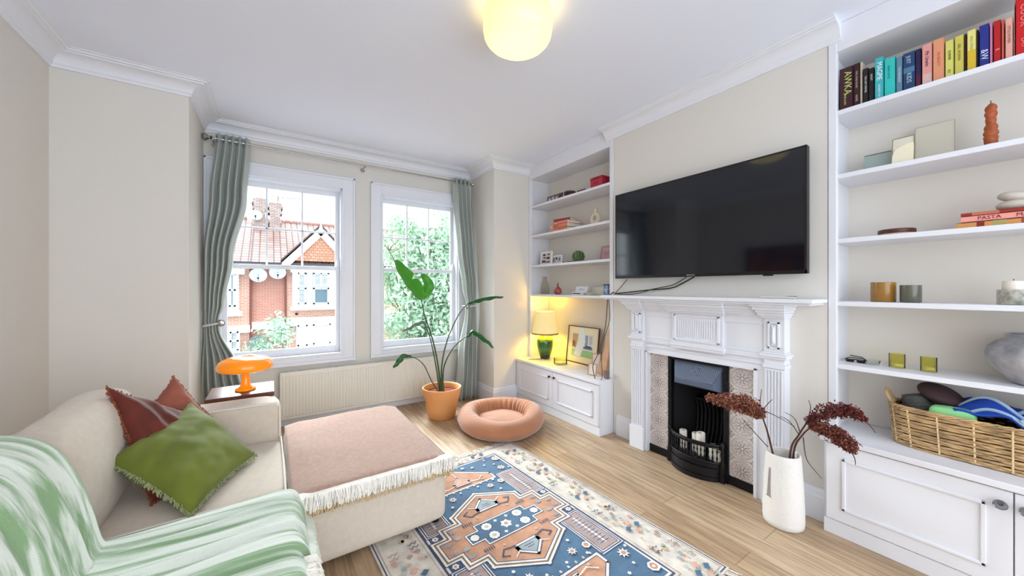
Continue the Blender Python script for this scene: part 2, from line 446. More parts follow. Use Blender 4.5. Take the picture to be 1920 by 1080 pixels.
def cabinet(label, xf, y0, y1, top, split, knobs, km, kr):
    lo, hi = min(y0, y1), max(y0, y1)
    r = thing('alcove_cabinet', label, 'cabinet', ((xf+XB)/2, (lo+hi)/2, 0))
    B().box(xf, XB-.004, lo, hi, .0, top-.028).obj('body', m_joinery, r, bevel=.002)
    B().box(xf-.030, XB-.006, lo-.004 if lo > 0 else lo, hi+.012 if hi < 1 else hi, top-.028, top).obj('worktop', m_joinery, r, bevel=.004)
    B().box(xf-.012, xf+.002, lo, hi, 0, .075).obj('plinth', m_joinery, r, bevel=.003)
    door(r, xf, lo+.012, split-.002, .080, top-.034, knobs[0], top-.085, km, kr)
    door(r, xf, split+.002, hi-.012, .080, top-.034, knobs[1], top-.085, km, kr)
    return r
cabinet('low white two-door alcove cabinet under the green table lamp', 2.305, 2.10, 3.326, .465, 2.70, (2.665, 2.735), m_knobd, .012)
cabinet('white panelled alcove cabinet with glass knobs under the wicker basket', 2.385, -.60, .648, .497, .074, (.045, .104), m_knobg, .019)

# ================================================================ FIREPLACE
YF = 1.350
fs = thing('fireplace_surround', 'white painted fireplace surround with fluted pilasters below the television', 'fireplace', (2.40, YF, 0))
b = B(); b.box(2.245, XC-.001, .655, 2.045, 1.170, 1.192); b.box(2.262, XC-.001, .672, 2.028, 1.158, 1.170)
b.obj('mantel_shelf', m_trim, fs, bevel=.004)
# stepped cornice below the shelf, breaking forward over the pilasters and tablet
def stepped(b, ya, yb, xo):
    for (d, z0, z1) in ((.105, 1.145, 1.158), (.085, 1.125, 1.145), (.062, 1.108, 1.125), (.045, 1.092, 1.108), (.022, 1.078, 1.092)):
        b.box(xo-d, XC-.001, ya-d*.35, yb+d*.35, z0, z1)
b = B(); stepped(b, .845, 1.855, 2.405)
for ya, yb in ((.822, .925), (1.742, 1.853), (1.145, 1.51)): stepped(b, ya, yb, 2.385)
b.obj('cornice', m_trim, fs, bevel=.003)
b = B(); b.box(2.405, XC-.001, .845, 1.855, .800, 1.08)
for z0, z1, x in ((1.035, 1.08, 2.398), (.865, .885, 2.400), (.835, .865, 2.392), (.80, .812, 2.396)): b.box(x, 2.41, .845, 1.855, z0, z1)
b.obj('frieze', m_trim, fs, bevel=.003)
tb = B(); tb.box(2.382, 2.41, 1.150, 1.502, .865, 1.085); tb.box(2.372, 2.40, 1.140, 1.512, .845, .87); tb.box(2.378, 2.40, 1.145, 1.507, .828, .845)
for (a, bb, c, e) in ((1.17, 1.185, .885, 1.065), (1.467, 1.482, .885, 1.065), (1.17, 1.482, .885, .898), (1.17, 1.482, 1.052, 1.065)): tb.box(2.372, 2.385, a, bb, c, e)
to = tb.obj('tablet', m_trim, fs, bevel=.003)
fl = B()
for i in range(17):
    y = 1.205 + i*.0152; fl.tube([(2.381, y, .915), (2.381, y, 1.035)], .0048, 8)
fl.obj('reeding', m_trim, to, smooth=True)
for (ya, yb) in ((.822, .925), (1.742, 1.853)):
    p = B(); p.box(2.388, XC-.001, ya, yb, .17, .79)
    for z0, z1, x, e in ((.79, .812, 2.380, .004), (.812, .845, 2.386, .0), (.845, .858, 2.374, .010), (.858, .872, 2.366, .016), (.872, .882, 2.378, .006), (.882, 1.08, 2.388, .0)):
        p.box(x, XC-.001, ya-e, yb+e, z0, z1)
    o = p.obj('pilaster', m_trim, fs, bevel=.002)
    q = B()
    for i in range(6):
        y = ya + .012 + (yb-ya-.024)*i/5.0; q.box(2.381, 2.389, y-.0042, y+.0042, .185, .775)
    q.box(2.381, 2.389, ya+.006, yb-.006, .172, .185); q.box(2.381, 2.389, ya+.006, yb-.006, .775, .787)
    q.obj('fluting', m_trim, o, bevel=.0015)
    d = B(); m0, m1 = ya+.024, yb-.024
    for (a, bb, c, e) in ((m0, m1, .905, .913), (m0, m1, 1.047, 1.055), (m0, m0+.008, .905, 1.055), (m1-.008, m1, .905, 1.055)): d.box(2.376, 2.389, a, bb, c, e)
    ym = (m0+m1)/2    # raised hipped lozenge inside the frame
    d.add([(2.386, m0+.012, .918), (2.386, m1-.012, .918), (2.386, m1-.012, 1.042), (2.386, m0+.012, 1.042), (2.372, ym, .945), (2.372, ym, 1.015)],
          [(0,1,4),(1,2,5,4),(2,3,5),(3,0,4,5)])
    d.obj('frieze_panel', m_trim, o)
    B().box(2.374, XC-.001, ya-.008, yb+.008, 0, .17).obj('plinth_block', m_trim, fs, bevel=.003)
b = B()
for (ya, yb, z0, z1) in ((.925, .977, 0, .765), (1.725, 1.742, 0, .765), (.925, 1.742, .765, .80)): b.box(2.403, XC-.001, ya, yb, z0, z1)
for (ya, yb, z0, z1) in ((.966, .984, 0, .770), (1.714, 1.730, 0, .770), (.966, 1.730, .757, .770)): b.box(2.396, 2.46, ya, yb, z0, z1)
b.obj('inner_trim', m_trim, fs, bevel=.002)

m_iron = M('black_cast_iron', (20, 20, 24), .42, .3, bump=.15, bscale=120)
m_hood = M('blued_iron_hood', (92, 104, 124), .45, .2, bump=.12, bscale=160)
m_soot = M('sooty_brick', (22, 20, 24), .9)
m_tile = M('cream_tile_glaze', (222, 214, 208), .2, var=.06, vscale=30)
m_tilep = M('mauve_tile_print', (150, 134, 136), .3)
fi = thing('fireplace_insert', 'black cast iron fire insert with patterned tiled cheeks inside the white surround', 'fireplace', (2.45, YF, 0))
def tilecol(y0, y1, name='tile_panel'):
    t = B(); t.box(2.436, 2.446, y0, y1, .055, .757)
    n = 5; ph = .1445; cy = (y0+y1)/2; hw = (y1-y0)/2
    t.mi = 1
    def ln(pts, w=.0022, closed=False):
        P = [Vector(p) for p in pts]
        for i in range(len(P) if closed else len(P)-1):
            a, c = P[i], P[(i+1) % len(P)]; d = (c-a).normalized(); nn = Vector((0, -d.z, d.y))*w*.5
            t.add([a-nn, a+nn, c+nn, c-nn], [(0,1,2,3)])
    x = 2.4352
    for k in range(n):
        z = .757 - ph*(k+.5); z0, z1 = z-ph/2, z+ph/2
        ln([(x, y0, z0), (x, y1, z0)], .003)
        s_ = hw/.0725
        def C(r, nn, w): ln([(x, cy+r*s_*math.cos(2*PI*i/nn), z+r*math.sin(2*PI*i/nn)) for i in range(nn)], w, True)
        C(.062, 28, .003); C(.054, 28, .0016); C(.030, 16, .0022); C(.010, 10, .004)
        for i in range(8):
            a = PI/4*i + PI/8
            ln([(x, cy+.012*s_*math.cos(a), z+.012*math.sin(a)), (x, cy+.028*s_*math.cos(a), z+.028*math.sin(a))], .007)
            a = PI/4*i
            ln([(x, cy+.034*s_*math.cos(a-.2), z+.034*math.sin(a-.2)), (x, cy+.050*s_*math.cos(a), z+.050*math.sin(a)), (x, cy+.034*s_*math.cos(a+.2), z+.034*math.sin(a+.2))], .003)
            ln([(x, cy+.033*s_*math.cos(a+.39), z+.033*math.sin(a+.39)), (x, cy+.046*s_*math.cos(a+.39), z+.046*math.sin(a+.39))], .0045)
        for sy in (-1, 1):
            for sz in (-1, 1):
                qy, qz = cy+sy*hw, z+sz*ph/2
                ln([(x, qy-sy*.028*s_, qz), (x, qy-sy*.014*s_, qz-sz*.014), (x, qy, qz-sz*.028)], .003)
                ln([(x, qy-sy*.004, qz-sz*.004), (x, qy-sy*.018*s_, qz-sz*.020)], .004)
    return t.obj(name, [m_tile, m_tilep], fi)
tilecol(1.552, 1.714); tilecol(.984, 1.138)
for q in ((1.552, 1.714), (.984, 1.138)): B().box(2.428, 2.446, q[0], q[1], .0, .055).obj('base_strip', m_iron, fi)
b = B()   # frame around the fire opening
b.box(2.420, 2.455, 1.528, 1.554, 0, .757); b.box(2.420, 2.455, 1.136, 1.166, 0, .757); b.box(2.424, 2.455, 1.166, 1.528, .735, .757)
for i in range(44):
    for y in (1.541, 1.151): b.box(2.416, 2.422, y-.007, y+.007, .10+i*.0148, .107+i*.0148)
b.obj('iron_frame', m_iron, fi)
h = B()    # canopy hood: sloping face carried out over the fire
h.add([(2.452, 1.525, .735), (2.452, 1.170, .735), (2.385, 1.215, .615), (2.385, 1.480, .615), (2.385, 1.215, .585), (2.385, 1.480, .585), (2.452, 1.525, .56), (2.452, 1.170, .56)],
      [(0,1,2,3), (3,2,4,5), (0,3,5,6), (1,7,4,2), (5,4,7,6), (0,6,7,1)])
ho = h.obj('hood', m_hood, fi)
h = B(); o_ = Vector((2.4135, 1.3475, .675)); up = Vector((.067, 0, .12)).normalized(); ac = Vector((0, 1, 0)); nr = Vector((-.12, 0, .067)).normalized()
for i in range(15):
    v = -.058 + i*.0082; hwid = .128 + (v+.058)/.116*.038
    for j in range(22):
        u0 = -hwid + 2*hwid*(j + (.25 if i % 2 else 0))/22.0
        if abs(u0+.006) < .028 and abs(v) < .03: continue
        if u0+.0085 > hwid: continue
        c0 = o_ + ac*u0 + up*v + nr*.001; h.add([c0, c0+ac*.0085, c0+ac*.0085+up*.0045, c0+up*.0045, c0+nr*.0025+ac*.004+up*.002], [(0,1,4),(1,2,4),(2,3,4),(3,0,4)])
for rr in (.020, .010):
    h.tube([o_ + nr*.003 + ac*rr*math.cos(a*PI/8) + up*rr*math.sin(a*PI/8) for a in range(17)], .0018, 6, cap=False)
for a in range(12):
    d = ac*math.cos(a*PI/6) + up*math.sin(a*PI/6); h.tube([o_+nr*.002+d*.023, o_+nr*.002+d*.030], .0015, 5)
h.obj('hood_relief', M('pale_iron_relief', (146, 158, 176), .45, .2), ho)  # relief coloured paler than the hood for contrast
b = B()   # firebox: splayed cheeks, fluted fireback
b.box(2.745, 2.757, 1.16, 1.54, 0, .76); 
b.add([(2.455, 1.530, 0), (2.70, 1.470, 0), (2.70, 1.470, .735), (2.455, 1.530, .735)], [(0,1,2,3)])
b.add([(2.455, 1.164, 0), (2.70, 1.224, 0), (2.70, 1.224, .735), (2.455, 1.164, .735)], [(3,2,1,0)])
b.box(2.455, 2.74, 1.16, 1.54, .0, .012); b.box(2.455, 2.74, 1.16, 1.54, .735, .745)
b.obj('firebox', m_soot, fi)
b = B()
for i in range(9):
    y = 1.235 + i*.0285; b.tube([(2.60, y, .10), (2.655, y, .22), (2.665, y, .36), (2.640, y, .43)], [.013, .014, .014, .010], 8)
b.box(2.63, 2.66, 1.222, 1.475, .425, .440)
b.obj('fireback', m_iron, fi, smooth=True)
# bowed grate front
def arc(t, z, out=.0): # t 0..1 across
    y = 1.525 - t*.355; return Vector((2.425 - (.085+out)*math.sin(PI*t)**.55, y, z))
b = B()
N = 28
b.tube([arc(i/N, .232) for i in range(N+1)], .0095, 8); b.tube([arc(i/N, .218) for i in range(N+1)], .006, 6)
b.tube([arc(i/N, .118, .004) for i in range(N+1)], .008, 8)
g = b.obj('grate_rail', m_iron, fi, smooth=True)
for i in range(1, 17):
    t = i/17.0; p = arc(t, 0); q = arc(t, 0, .004)
    bb = B(); bb.lathe([(.003, .118), (.0035, .135), (.007, .150), (.0035, .163), (.003, .175), (.006, .188), (.003, .200), (.0028, .222)], (p.x, p.y, 0), 8)
    bb.obj('grate_bar', m_iron, fi, smooth=True)
b = B()
for z0, z1, o2 in ((.0, .03, .028), (.03, .055, .020), (.055, .085, .024), (.085, .112, .008)):
    pts = [arc(i/N, z0, o2) for i in range(N+1)] + [Vector((2.45, 1.170, z0)), Vector((2.45, 1.525, z0))]
    b.prism(pts, (0, 0, z1-z0-.002))
b.obj('ash_pan_cover', m_iron, fi)
for y in (1.530, 1.163):
    b = B(); b.lathe([(.012, .09), (.014, .12), (.009, .15), (.013, .18), (.009, .21), (.015, .235), (.010, .255), (.0001, .262)], (2.405, y, 0), 12); b.box(2.395, 2.43, y-.014, y+.014, 0, .10)
    b.obj('grate_post', m_iron, fi, smooth=True)
m_wax = M('ivory_wax', (236, 228, 214), .5)
CG = 'white pillar candles in the fire grate'
def candle(y, x, r, h, lab, wickh=True, lean=0):
    c = thing('pillar_candle', lab, 'candle', (x, y, .114), CG)
    b = B(); b.X = Matrix.Translation((x, y, .114)) @ Matrix.Rotation(lean, 4, 'X')
    b.lathe([(r*.97, 0), (r, .006), (r, h-.004), (r*.93, h), (r*.8, h-.001), (r*.6, h-.008), (.0001, h-.009)], (0,0,0), 22)
    b.obj('wax', m_wax, c, smooth=True, angle=50)
    w = B(); w.X = b.X; w.tube([(0,0,h-.01), (.002,0,h+.006)], .0015, 5); w.obj('wick', m_dark, c)
b = B(); b.box(2.40, 2.60, 1.20, 1.50, .100, .112)
for i in range(9): b.box(2.40, 2.60, 1.21+i*.034, 1.222+i*.034, .108, .114)
b.obj('grate_floor', m_iron, fi)
candle(1.455, 2.45, .025, .125, 'slim white candle at the left end of the fire grate')
candle(1.375, 2.47, .024, .125, 'white candle standing second from the left, tucked behind the tallest one in the grate')
candle(1.323, 2.44, .028, .150, 'tallest white pillar candle in the middle of the fire grate')
candle(1.243, 2.45, .030, .090, 'short wide white candle right of the tallest one in the grate')
candle(1.205, 2.43, .024, .068, 'lowest white candle at the right end of the fire grate')
# ================================================================ CEILING LAMP, TELEVISION, CURTAINS, RADIATOR
def emis(name, col, st, tint=(1,1,1)):
    if name in MATS: return MATS[name]
    m = bpy.data.materials.new(name); MATS[name] = m; m.use_nodes = True
    p = m.node_tree.nodes['Principled BSDF']; p.inputs['Base Color'].default_value = (.9,.85,.7,1); p.inputs['Roughness'].default_value = .3
    p.inputs['Emission Color'].default_value = (col[0], col[1], col[2], 1); p.inputs['Emission Strength'].default_value = st
    return m
def opal(name, centre, edge, c):
    """lit opal glass: brighter where the bulb sits behind it"""
    m = bpy.data.materials.new(name); m.use_nodes = True; t = m.node_tree; p = t.nodes['Principled BSDF']
    p.inputs['Base Color'].default_value = (.35,.32,.24,1); p.inputs['Roughness'].default_value = .25
    g = t.nodes.new('ShaderNodeNewGeometry'); d = t.nodes.new('ShaderNodeVectorMath'); d.operation = 'DISTANCE'
    d.inputs[1].default_value = c; mr = t.nodes.new('ShaderNodeMapRange'); mr.inputs['From Min'].default_value = .05; mr.inputs['From Max'].default_value = .26
    mr.inputs['To Min'].default_value = 1; mr.inputs['To Max'].default_value = 0; mr.interpolation_type = 'SMOOTHSTEP'
    mx = t.nodes.new('ShaderNodeMix'); mx.data_type = 'RGBA'; mx.inputs['A'].default_value = edge; mx.inputs['B'].default_value = centre
    t.links.new(g.outputs['Position'], d.inputs[0]); t.links.new(d.outputs['Value'], mr.inputs['Value']); t.links.new(mr.outputs[0], mx.inputs['Factor'])
    t.links.new(mx.outputs['Result'], p.inputs['Emission Color']); p.inputs['Emission Strength'].default_value = 1.0
    return m
LX, LY = 1.0, 1.44
cl = thing('ceiling_lamp', 'rounded opal glass lamp glowing warm yellow on the ceiling', 'lamp', (LX, LY, 2.38))
pr = [(.0001, 2.410)]
for i in range(1, 9):
    a = i/8*PI/2; pr.append((.166*math.sin(a)**.8, 2.410 + .080*(1-math.cos(a))))
pr += [(.168, 2.50), (.168, 2.590), (.165, 2.596)]
B().open_lathe(pr, (LX, LY, 0), 56).obj('glass_shade', opal('lit_opal_glass', (.30, .265, .135, 1), (.20, .155, .060, 1), (LX, LY, 2.41)), cl, smooth=True, angle=60)
B().lathe([(.07, 2.60), (.08, 2.61), (.08, 2.629)], (LX, LY, 0), 32).obj('ceiling_rose', m_chrome, cl, smooth=True)

ld = bpy.data.lights.new('bulb_light', 'POINT'); lo = bpy.data.objects.new('bulb_light', ld); COL.objects.link(lo)
ld.energy = .5; ld.color = (1, .70, .22); ld.shadow_soft_size = .03; lo.location = (0, 0, .16); lo.parent = cl
m_screen = M('dark_screen_glass', (9, 14, 24), .07, spec=.75)
tv = thing('television', 'large flat black television on the chimney breast above the fireplace', 'television', (2.42, 1.365, 1.325))
ty0, ty1, tz0, tz1 = .722, 2.012, 1.328, 2.02
b = B(); b.box(2.392, 2.43, ty0, ty1, tz0, tz1); b.box(2.425, 2.452, ty0+.15, ty1-.15, tz0+.08, tz1-.15)
b.obj('casing', m_black, tv, bevel=.004)
b = B()
for (a, bb, c, e) in ((ty0, ty1, tz0, tz0+.020), (ty0, ty1, tz1-.010, tz1), (ty0, ty0+.010, tz0, tz1), (ty1-.010, ty1, tz0, tz1)): b.box(2.387, 2.393, a, bb, c, e)
b.box(2.386, 2.40, .88, .93, tz0-.008, tz0)
b.obj('bezel', m_black, tv, bevel=.001)
B().box(2.3885, 2.3925, ty0+.010, ty1-.010, tz0+.020, tz1-.010).obj('screen', m_screen, tv)
letters('SAMSUNG', .013, M('silver_print', (190, 190, 195), .4), tv, frame_mtx((2.3868, 1.365, tz0+.010), (0,-1,0), (0,0,1)), 'badge')
B().box(2.44, XC-.001, 1.2, 1.55, 1.5, 1.85).obj('wall_bracket', m_black, tv)

def cable(name, pts, r, mat, label, grp=None):
    P = [Vector(p) for p in pts]; out = []
    for i in range(len(P)-1):
        p0, p1, p2, p3 = P[max(i-1,0)], P[i], P[i+1], P[min(i+2, len(P)-1)]
        for k in range(8):
            t = k/8.0
            out.append(.5*((2*p1)+(-p0+p2)*t+(2*p0-5*p1+4*p2-p3)*t*t+(-p0+3*p1-3*p2+p3)*t**3))
    out.append(P[-1]); o = B().tube(out, r, 6).obj(name, mat, smooth=True); tag(o, label, 'cable', grp); return o
m_cable = M('black_cable', (24, 24, 26), .5)
CX = 2.452
cable('cable', [onX(1302, 519, CX), onX(1280, 531, CX), onX(1258, 540, CX), onX(1215, 544, CX), onX(1160, 550, CX), Vector((CX, 2.075, 1.20))], .0042, m_cable, 'thicker black cable looping from the television down to the left end of the mantel')
cable('cable', [onX(1288, 519, CX-.006), onX(1262, 534, CX-.006), onX(1225, 542, CX-.006), onX(1190, 551, CX-.006), onX(1152, 551, CX-.006)], .0028, m_cable, 'thin black cable sagging lowest beneath the television')
cable('cable', [onX(1176, 524, CX), onX(1165, 537, CX), onX(1152, 552, CX)], .0026, m_cable, 'short straight black cable slanting down from the left corner of the television')
m_cable2 = M('brown_grey_cable', (92, 70, 62), .5)
cable('cable', [Vector((2.43, 2.07, 1.215)), Vector((2.425, 2.10, 1.19)), Vector((2.42, 2.12, 1.16)), onX(1135, 612, 2.40), onX(1125, 655, 2.38), onX(1112, 685, 2.34), Vector((2.32, 2.175, .469))], .0042, m_cable2, 'dark cable hanging from the mantel end to the low cabinet, crossing the picture frames')
cable('cable', [Vector((2.44, 2.065, 1.215)), Vector((2.44, 2.11, 1.19)), Vector((2.44, 2.125, 1.15)), onX(1143, 600, 2.42), onX(1131, 640, 2.42), onX(1128, 672, 2.40), Vector((2.36, 2.13, .50)), Vector((2.33, 2.115, .469))], .0034, m_cable2, 'thinner brown cable hanging beside the tan board to the right end of the low cabinet')
ad = tag(B().box(2.40, 2.44, 2.115, 2.150, .467, .535).obj('power_adapter', M('grey_adapter', (120, 104, 100), .5), bevel=.006), 'small grey brown plug adapter at the right end of the low cabinet', 'adapter')

rad = thing('radiator', 'long white panel radiator under the windows', 'radiator', (.82, 3.81, .06))
m_rad = M('cream_enamel', (232, 228, 218), .4)
x0, x1, z0, z1 = .075, 1.555, .075, .492
b = B(); b.box(x0, x1, 3.790, 3.80, z0, z1)
n = 56
for i in range(n):
    xx = x0 + .012 + (x1-x0-.024)*(i+.5)/n; hw = (x1-x0-.024)/n*.5
    b.add([(xx-hw, 3.7905, z0+.02), (xx-hw*.45, 3.7845, z0+.026), (xx+hw*.45, 3.7845, z0+.026), (xx+hw, 3.7905, z0+.02),
           (xx-hw, 3.7905, z1-.03), (xx-hw*.45, 3.7845, z1-.036), (xx+hw*.45, 3.7845, z1-.036), (xx+hw, 3.7905, z1-.03)],
          [(0,1,5,4),(1,2,6,5),(2,3,7,6),(0,3,2,1),(4,5,6,7)])
b.obj('front_panel', m_rad, rad)
b = B(); b.box(x0-.004, x0+.006, 3.782, 3.845, z0, z1+.004); b.box(x1-.006, x1+.004, 3.782, 3.845, z0, z1+.004); b.box(x0, x1, 3.835, 3.845, z0, z1-.02)
b.obj('side_cover', m_rad, rad, bevel=.003)
b = B(); b.box(x0, x1, 3.782, 3.790, z1-.006, z1+.004); b.box(x0, x1, 3.838, 3.845, z1-.006, z1+.004)
for i in range(96): xx = x0+.01+(x1-x0-.02)*i/95; b.box(xx-.003, xx+.003, 3.788, 3.84, z1-.006, z1+.001)
b.obj('top_grille', m_rad, rad)
b = B()
for xx in (x0+.05, x1-.05): b.box(xx-.012, xx+.012, 3.845, 3.868, .15, .45); 
for xx in (x0-.018, x1+.018): b.cyl((xx, 3.82, .001), (xx, 3.82, .13), .008); b.cyl((xx-.02, 3.82, .12), (xx+.02, 3.82, .12), .012)
b.obj('pipework', m_rad, rad)

rod = thing('curtain_rod', 'thin steel curtain rod with ball ends across the window bay', 'curtain rod', (.75, 3.75, 2.458))
B().cyl((-.40, 3.75, 2.458), (1.945, 3.75, 2.458), .0085).obj('pole', m_chrome, rod, smooth=True)
for sx, ex in ((-1, -.415), (1, 1.955)):
    b = B(); b.X = Matrix.Translation((ex, 3.75, 2.458)) @ Matrix.Rotation(sx*PI/2, 4, 'Y')
    b.lathe([(.010, -.03), (.018, -.022), (.010, -.014), (.012, -.006), (.024, .004), (.030, .018), (.024, .034), (.0001, .044)] if sx < 0 else
            [(.010, -.03), (.016, -.022), (.010, -.014), (.020, .0), (.022, .012), (.0001, .026)], (0,0,0), 20)
    b.obj('finial', m_chrome, rod, smooth=True)
for ex in (-.385, .775, 1.93):
    b = B(); b.cyl((ex, 3.75, 2.448), (ex, 3.868, 2.44), .006); b.cyl((ex, 3.862, 2.44), (ex, 3.8695, 2.44), .020); b.box(ex-.008, ex+.008, 3.742, 3.758, 2.44, 2.452)
    b.obj('bracket', m_chrome, rod)

m_curt = M('sage_grey_curtain', (170, 177, 170), .55, sheen=.3, var=.08, vscale=3, stretch=(6,6,1), bump=.05, bscale=300)
def curtain(label, keys, nf, y_of, ph, seed):
    # keys: z -> (xl, xr, fold amplitude)
    keys = sorted(keys)
    def at(z):
        for i in range(len(keys)-1):
            if keys[i][0] <= z <= keys[i+1][0]:
                a, c = keys[i], keys[i+1]; t = (z-a[0])/(c[0]-a[0]); t = t*t*(3-2*t)
                return [a[k]+(c[k]-a[k])*t for k in range(1, 4)]
        return list(keys[0][1:]) if z < keys[0][0] else list(keys[-1][1:])
    r = thing('curtain', label, 'curtain', ((keys[-1][1]+keys[-1][2])/2, y_of(0), .004), 'grey green curtains at the bay window')
    zt, zb = keys[-1][0], keys[0][0]
    def fn(u, v):
        z = zt + (zb - zt)*v; xl, xr, am = at(z)
        w = 1 - .35*v
        s = u + .010*math.sin(u*19+v*4+seed)
        ph2 = 2*PI*nf*s + ph + .7*math.sin(v*3+seed)*v
        x = xl + (xr-xl)*s + .010*math.sin(2*ph2)*am/.05
        y = y_of(z) + am*math.sin(ph2) + .012*v*math.sin(u*11+v*6+seed) 
        return (x, y, z)
    b = B(); b.sheet(fn, nf*14+1, 60, .003)
    b.obj('curtain_fabric', m_curt, r, smooth='all')
    for i in range(nf*2):
        u = (i + .5)/(nf*2); xl, xr, am = at(2.458); x = xl+(xr-xl)*u
        k = B(); k.X = Matrix.Translation((x, 3.75, 2.458)) @ Matrix.Rotation(PI/2, 4, 'Y')
        k.lathe([(.017, -.002), (.026, -.0025), (.026, .0025), (.017, .002)], (0,0,0), 18, closed=True)
        k.obj('eyelet', m_chrome, r, smooth=True)
    return r
yl = lambda z: 3.75 if z > 2.2 else 3.75
c1 = curtain('left grey green eyelet curtain tied back beside the orange mushroom lamp',
    [(.005, -.445, -.03, .060), (.60, -.445, -.215, .050), (.93, -.435, -.340, .022), (.985, -.44, -.345, .018), (1.12, -.445, -.315, .035), (1.5, -.445, -.265, .052), (2.0, -.410, -.175, .055), (2.50, -.372, -.150, .034)], 5, yl, 0.4, 1.3)
yr = lambda z: 3.75 - .09*max(0, min(1, (2.2-z)/1.2))
c2 = curtain('right grey green eyelet curtain tied back behind the potted plant',
    [(.005, 1.72, 1.965, .055), (.5, 1.76, 1.965, .050), (1.00, 1.835, 1.955, .022), (1.08, 1.845, 1.955, .018), (1.25, 1.815, 1.965, .035), (1.7, 1.765, 1.945, .045), (2.2, 1.735, 1.935, .045), (2.50, 1.722, 1.930, .034)], 4, yr, 1.2, 4.1)
m_band = M('pale_satin_tieback', (206, 208, 208), .4, sheen=.3)
for r, xa, xb2, z, yy in ((c1, -.44, -.335, .958, 3.75), (c2, 1.842, 1.958, 1.045, 3.66)):
    b = B()
    xm, hw = (xa+xb2)/2, (xb2-xa)/2+.006
    pts = [Vector((xm + hw*math.cos(2*PI*i/24), yy + .032*math.sin(2*PI*i/24), z + .012*math.cos(2*PI*i/24))) for i in range(25)]
    b.tube(pts, .009, 8, cap=False); b.obj('tieback_band', m_band, r, smooth=True)
for nm, p, lab in (('curtain_holdback', (-.330, 3.735, .966), 'round silver holdback gathering the left curtain'), ('curtain_holdback', (1.842, 3.64, 1.045), 'small pale holdback gathering the right curtain')):
    b = B(); b.X = Matrix.Translation(p) @ Matrix.Rotation(PI/2, 4, 'X'); b.lathe([(.012, -.13), (.006, -.12), (.006, -.006), (.024, 0), (.028, .008), (.020, .018), (.0001, .022)], (0,0,0), 20)
    tag(b.obj(nm, m_chrome, smooth=True), lab, 'curtain holdback', 'silver curtain holdbacks')

# ================================================================ SOFA, OTTOMAN, CUSHIONS, THROWS
m_sofa = M('oatmeal_linen', (212, 198, 181), .9, var=.05, vscale=40, bump=.25, bscale=420, sheen=.2)
sofa = thing('sofa', 'low cream linen corner sofa against the left wall', 'sofa', (-.48, 1.75, 0))
B().softbox(-1.02, .052, 1.80, 2.52, .030, .245, 8, 16, .004).obj('base', m_sofa, sofa, smooth='all')
B().softbox(-1.02, .055, .80, 1.795, .030, .245, 8, 16, .004).obj('base', m_sofa, sofa, smooth='all')
B().softbox(-.62, .056, 1.803, 2.485, .225, .385, 14, 12, .012, .004, 5, 1).obj('seat_cushion', m_sofa, sofa, smooth='all')
B().softbox(-.62, .060, .80, 1.797, .225, .385, 14, 12, .012, .004, 5, 3).obj('seat_cushion', m_sofa, sofa, smooth='all')
B().softbox(-1.02, .050, 2.490, 2.690, .030, .590, 12, 16, .006, .003, 5, 5).obj('arm', m_sofa, sofa, smooth='all')
B().softbox(-1.03, -.73, .80, 2.50, .030, .62, 12, 14, .01, .003, 5, 6).obj('back_frame', m_sofa, sofa, smooth='all')
def lean(p):   # back cushions lean back from the seat
    t = (p.z - .385)/.42; return Vector((p.x - .055*t + .045*(1-t)*0, p.y, p.z - .012*math.sin(p.y*7)*t))
B().softbox(-.665, -.495, 1.76, 2.50, .375, .775, 22, 5.5, .030, .012, 5.5, 7, lean).obj('back_cushion', m_sofa, sofa, smooth='all')
B().softbox(-.675, -.495, .82, 1.755, .375, .775, 22, 5.5, .030, .012, 5.5, 9, lean).obj('back_cushion', m_sofa, sofa, smooth='all')
for (x, y) in ((-.98, .86), (-.98, 2.62), (0, .86), (0, 2.62), (-.02, 1.74)):
    B().cyl((x, y, 0), (x, y, .05), .022).obj('foot', m_black, sofa)
# piping along the module edges
m_pipe = M('pale_piping', (232, 226, 218), .8)
b = B(); b.tube([(-.50, 1.799, .386), (-.2, 1.799, .392), (.045, 1.799, .386), (.060, 1.799, .37), (.060, 1.799, .05)], .0045, 6)
b.tube([(.052, 2.482, .39), (.055, 2.2, .386), (.055, 1.82, .384)], .004, 6); b.tube([(-.6, 2.492, .586), (.035, 2.492, .586), (.046, 2.492, .575), (.046, 2.492, .39)], .004, 6)
b.obj('piping', m_pipe, sofa, smooth=True)

